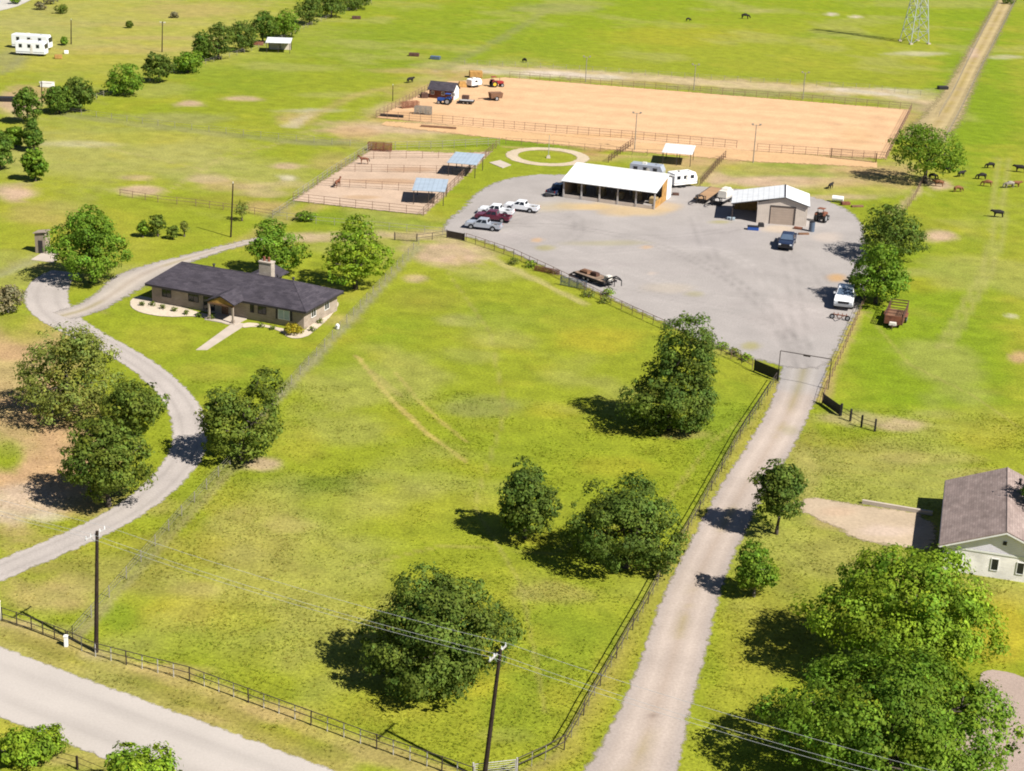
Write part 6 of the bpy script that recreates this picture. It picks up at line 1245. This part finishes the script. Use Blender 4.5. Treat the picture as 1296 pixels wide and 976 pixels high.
for kind, m, px, rot, lb, s in [('cow', 'cow_black', (1197, 219), 2.6, 'black cow with its head up under the arena corner tree', 1.05), ('graze', 'cow_black', (1180, 227), .2, 'black cow lying in the shade of the arena corner tree', 1), ('cow', 'cow_brown', (1188, 236), 3.0, 'reddish brown cow on the pinkish dirt below the arena corner tree', 1), ('cow', 'cow_black', (1216, 224), .6, 'lone black cow just east of the arena corner tree', 1), ('graze', 'cow_brown', (1212, 243), .3, 'light brown cow grazing south of the lone black one', 1), ('graze', 'cow_black', (1253, 213), 3.3, 'black cow at the back of the grazing herd', 1), ('graze', 'cow_black', (1242, 227), 3.2, 'black cow grazing beside a dark brown one', 1.05), ('graze', 'cow_brown', (1249, 236), 2.9, 'dark brown cow grazing beside a black one', 1.05), ('cow', 'cow_black', (1291, 218), 3.0, 'big black cow at the east edge of the herd', 1.2), ('graze', 'cow_grey', (1277, 238), 3.3, 'grey cow grazing beside a brown one at the wheel tracks', 1.1), ('cow', 'cow_brown', (1285, 237), .1, 'brown cow standing beside the grey one at the wheel tracks', 1), ('cow', 'cow_black', (1263, 275), 3.1, 'single black cow walking along the wheel tracks', 1.1), ('cow', 'cow_black', (1051, 239), 1.0, 'single black calf on the rough grass behind the garage', .9), ('graze', 'cow_black', (943, 24), .1, 'black cow in the far field nearest the bare patches', 1.4), ('graze', 'cow_black', (871, 27), .4, 'tiny black cow alone in the far field', .9), ('graze', 'cow_black', (664, 79), 2.2, 'black calf on the far field behind the arena bank', .9), ('cow', 'cow_black', (519, 105), .8, 'black cow walking on the grass west of the arena hut', 1.1)]: animal(kind, m, px, rot, lb, 'cow', s, group=None)
def horse(px, rot, lb):
    o = animal('horse', 'horse_bay', px, rot, lb, 'horse', 1.0)
    mn = MB(); mn.path([(.95, 0, 1.72), (1.08, 0, 1.92), (1.2, 0, 2.08)], .06, 5); mn.build('mane', 'mane', o); tl = MB(); tl.path([(-.95, 0, 1.3), (-1.12, 0, 1.0), (-1.14, 0, .55)], [.06, .1, .04], 6); tl.build('tail', 'mane', o)
horse((461, 208), 3.3, 'bay horse standing sideways in the far corner of the pens'); horse((427, 237), 1.15, 'bay horse facing away along the west fence of the pens')
# ---------------------------------------------------------------- grass tufts (uncountable sward)
def in_poly(X, Y, P):
    ins = np.zeros(len(X), bool); x0, y0 = P.min(0); x1, y1 = P.max(0); c = (X > x0) & (X < x1) & (Y > y0) & (Y < y1)
    if not c.any(): return ins
    xs, ys = X[c], Y[c]; r = np.zeros(len(xs), bool); n = len(P)
    for i in range(n):
        ax, ay = P[i]; bx, by = P[(i + 1) % n]
        if ay == by: continue
        k = ((ay > ys) != (by > ys)) & (xs < (bx - ax) * (ys - ay) / (by - ay) + ax); r ^= k
    ins[c] = r; return ins
def grass_field(n, y0, y1, seed, size, label):
    rng = np.random.default_rng(seed)
    Y = np.sqrt(rng.uniform(y0 ** 2, y1 ** 2, n)); X = rng.uniform(-.345, .345, n) * Y
    g = fbm(X, Y, 6, 201) * .6 + fbm(X, Y, 1.8, 205) * .4; keep = rng.random(n) < _sstep(.36, .66, g) * 1.0; X, Y = X[keep], Y[keep]
    bad = np.zeros(len(X), bool)
    for P in SURF:
        if len(P) > 400: P = P[::2]
        bad |= in_poly(X, Y, P)
    X, Y = X[~bad], Y[~bad]; C = ground_color(X, Y); green = C[:, 1] > C[:, 0] * .93; keep = green | (rng.random(len(X)) < .25); X, Y, C = X[keep], Y[keep], C[keep]
    m = len(X); S = size * rng.uniform(.5, 1.5, m); B = 4
    V = np.zeros((m, B, 3, 3)); 
    for b in range(B):
        a = rng.uniform(0, 2 * math.pi, m); ln = rng.uniform(.5, 1.5, m) * S; w = S * .30; ox, oy = rng.normal(0, .35, m) * S, rng.normal(0, .35, m) * S
        dx, dy = np.cos(a), np.sin(a)
        V[:, b, 0] = np.stack([X + ox - dy * w, Y + oy + dx * w, np.full(m, -.02)], -1); V[:, b, 1] = np.stack([X + ox + dy * w, Y + oy - dx * w, np.full(m, -.02)], -1); V[:, b, 2] = np.stack([X + ox + dx * ln, Y + oy + dy * ln, S * rng.uniform(.35, .9, m)], -1)
    tone = rng.normal(1.05, .22, (m, 1)).clip(.5, 1.7); tint = 1 + rng.normal(0, .07, (m, 3)); C = C * tone * tint
    F = np.arange(m * B * 3).reshape(-1, 3); o = add_np('grass', V.reshape(-1, 3), F, 'grass_blade', np.repeat(C, B * 3, 0)); return tag(o, label, 'grass', kind='stuff')
grass_field(150000, 88, 190, 301, .095, 'short tufted yellow green grass of the near paddock and verges')
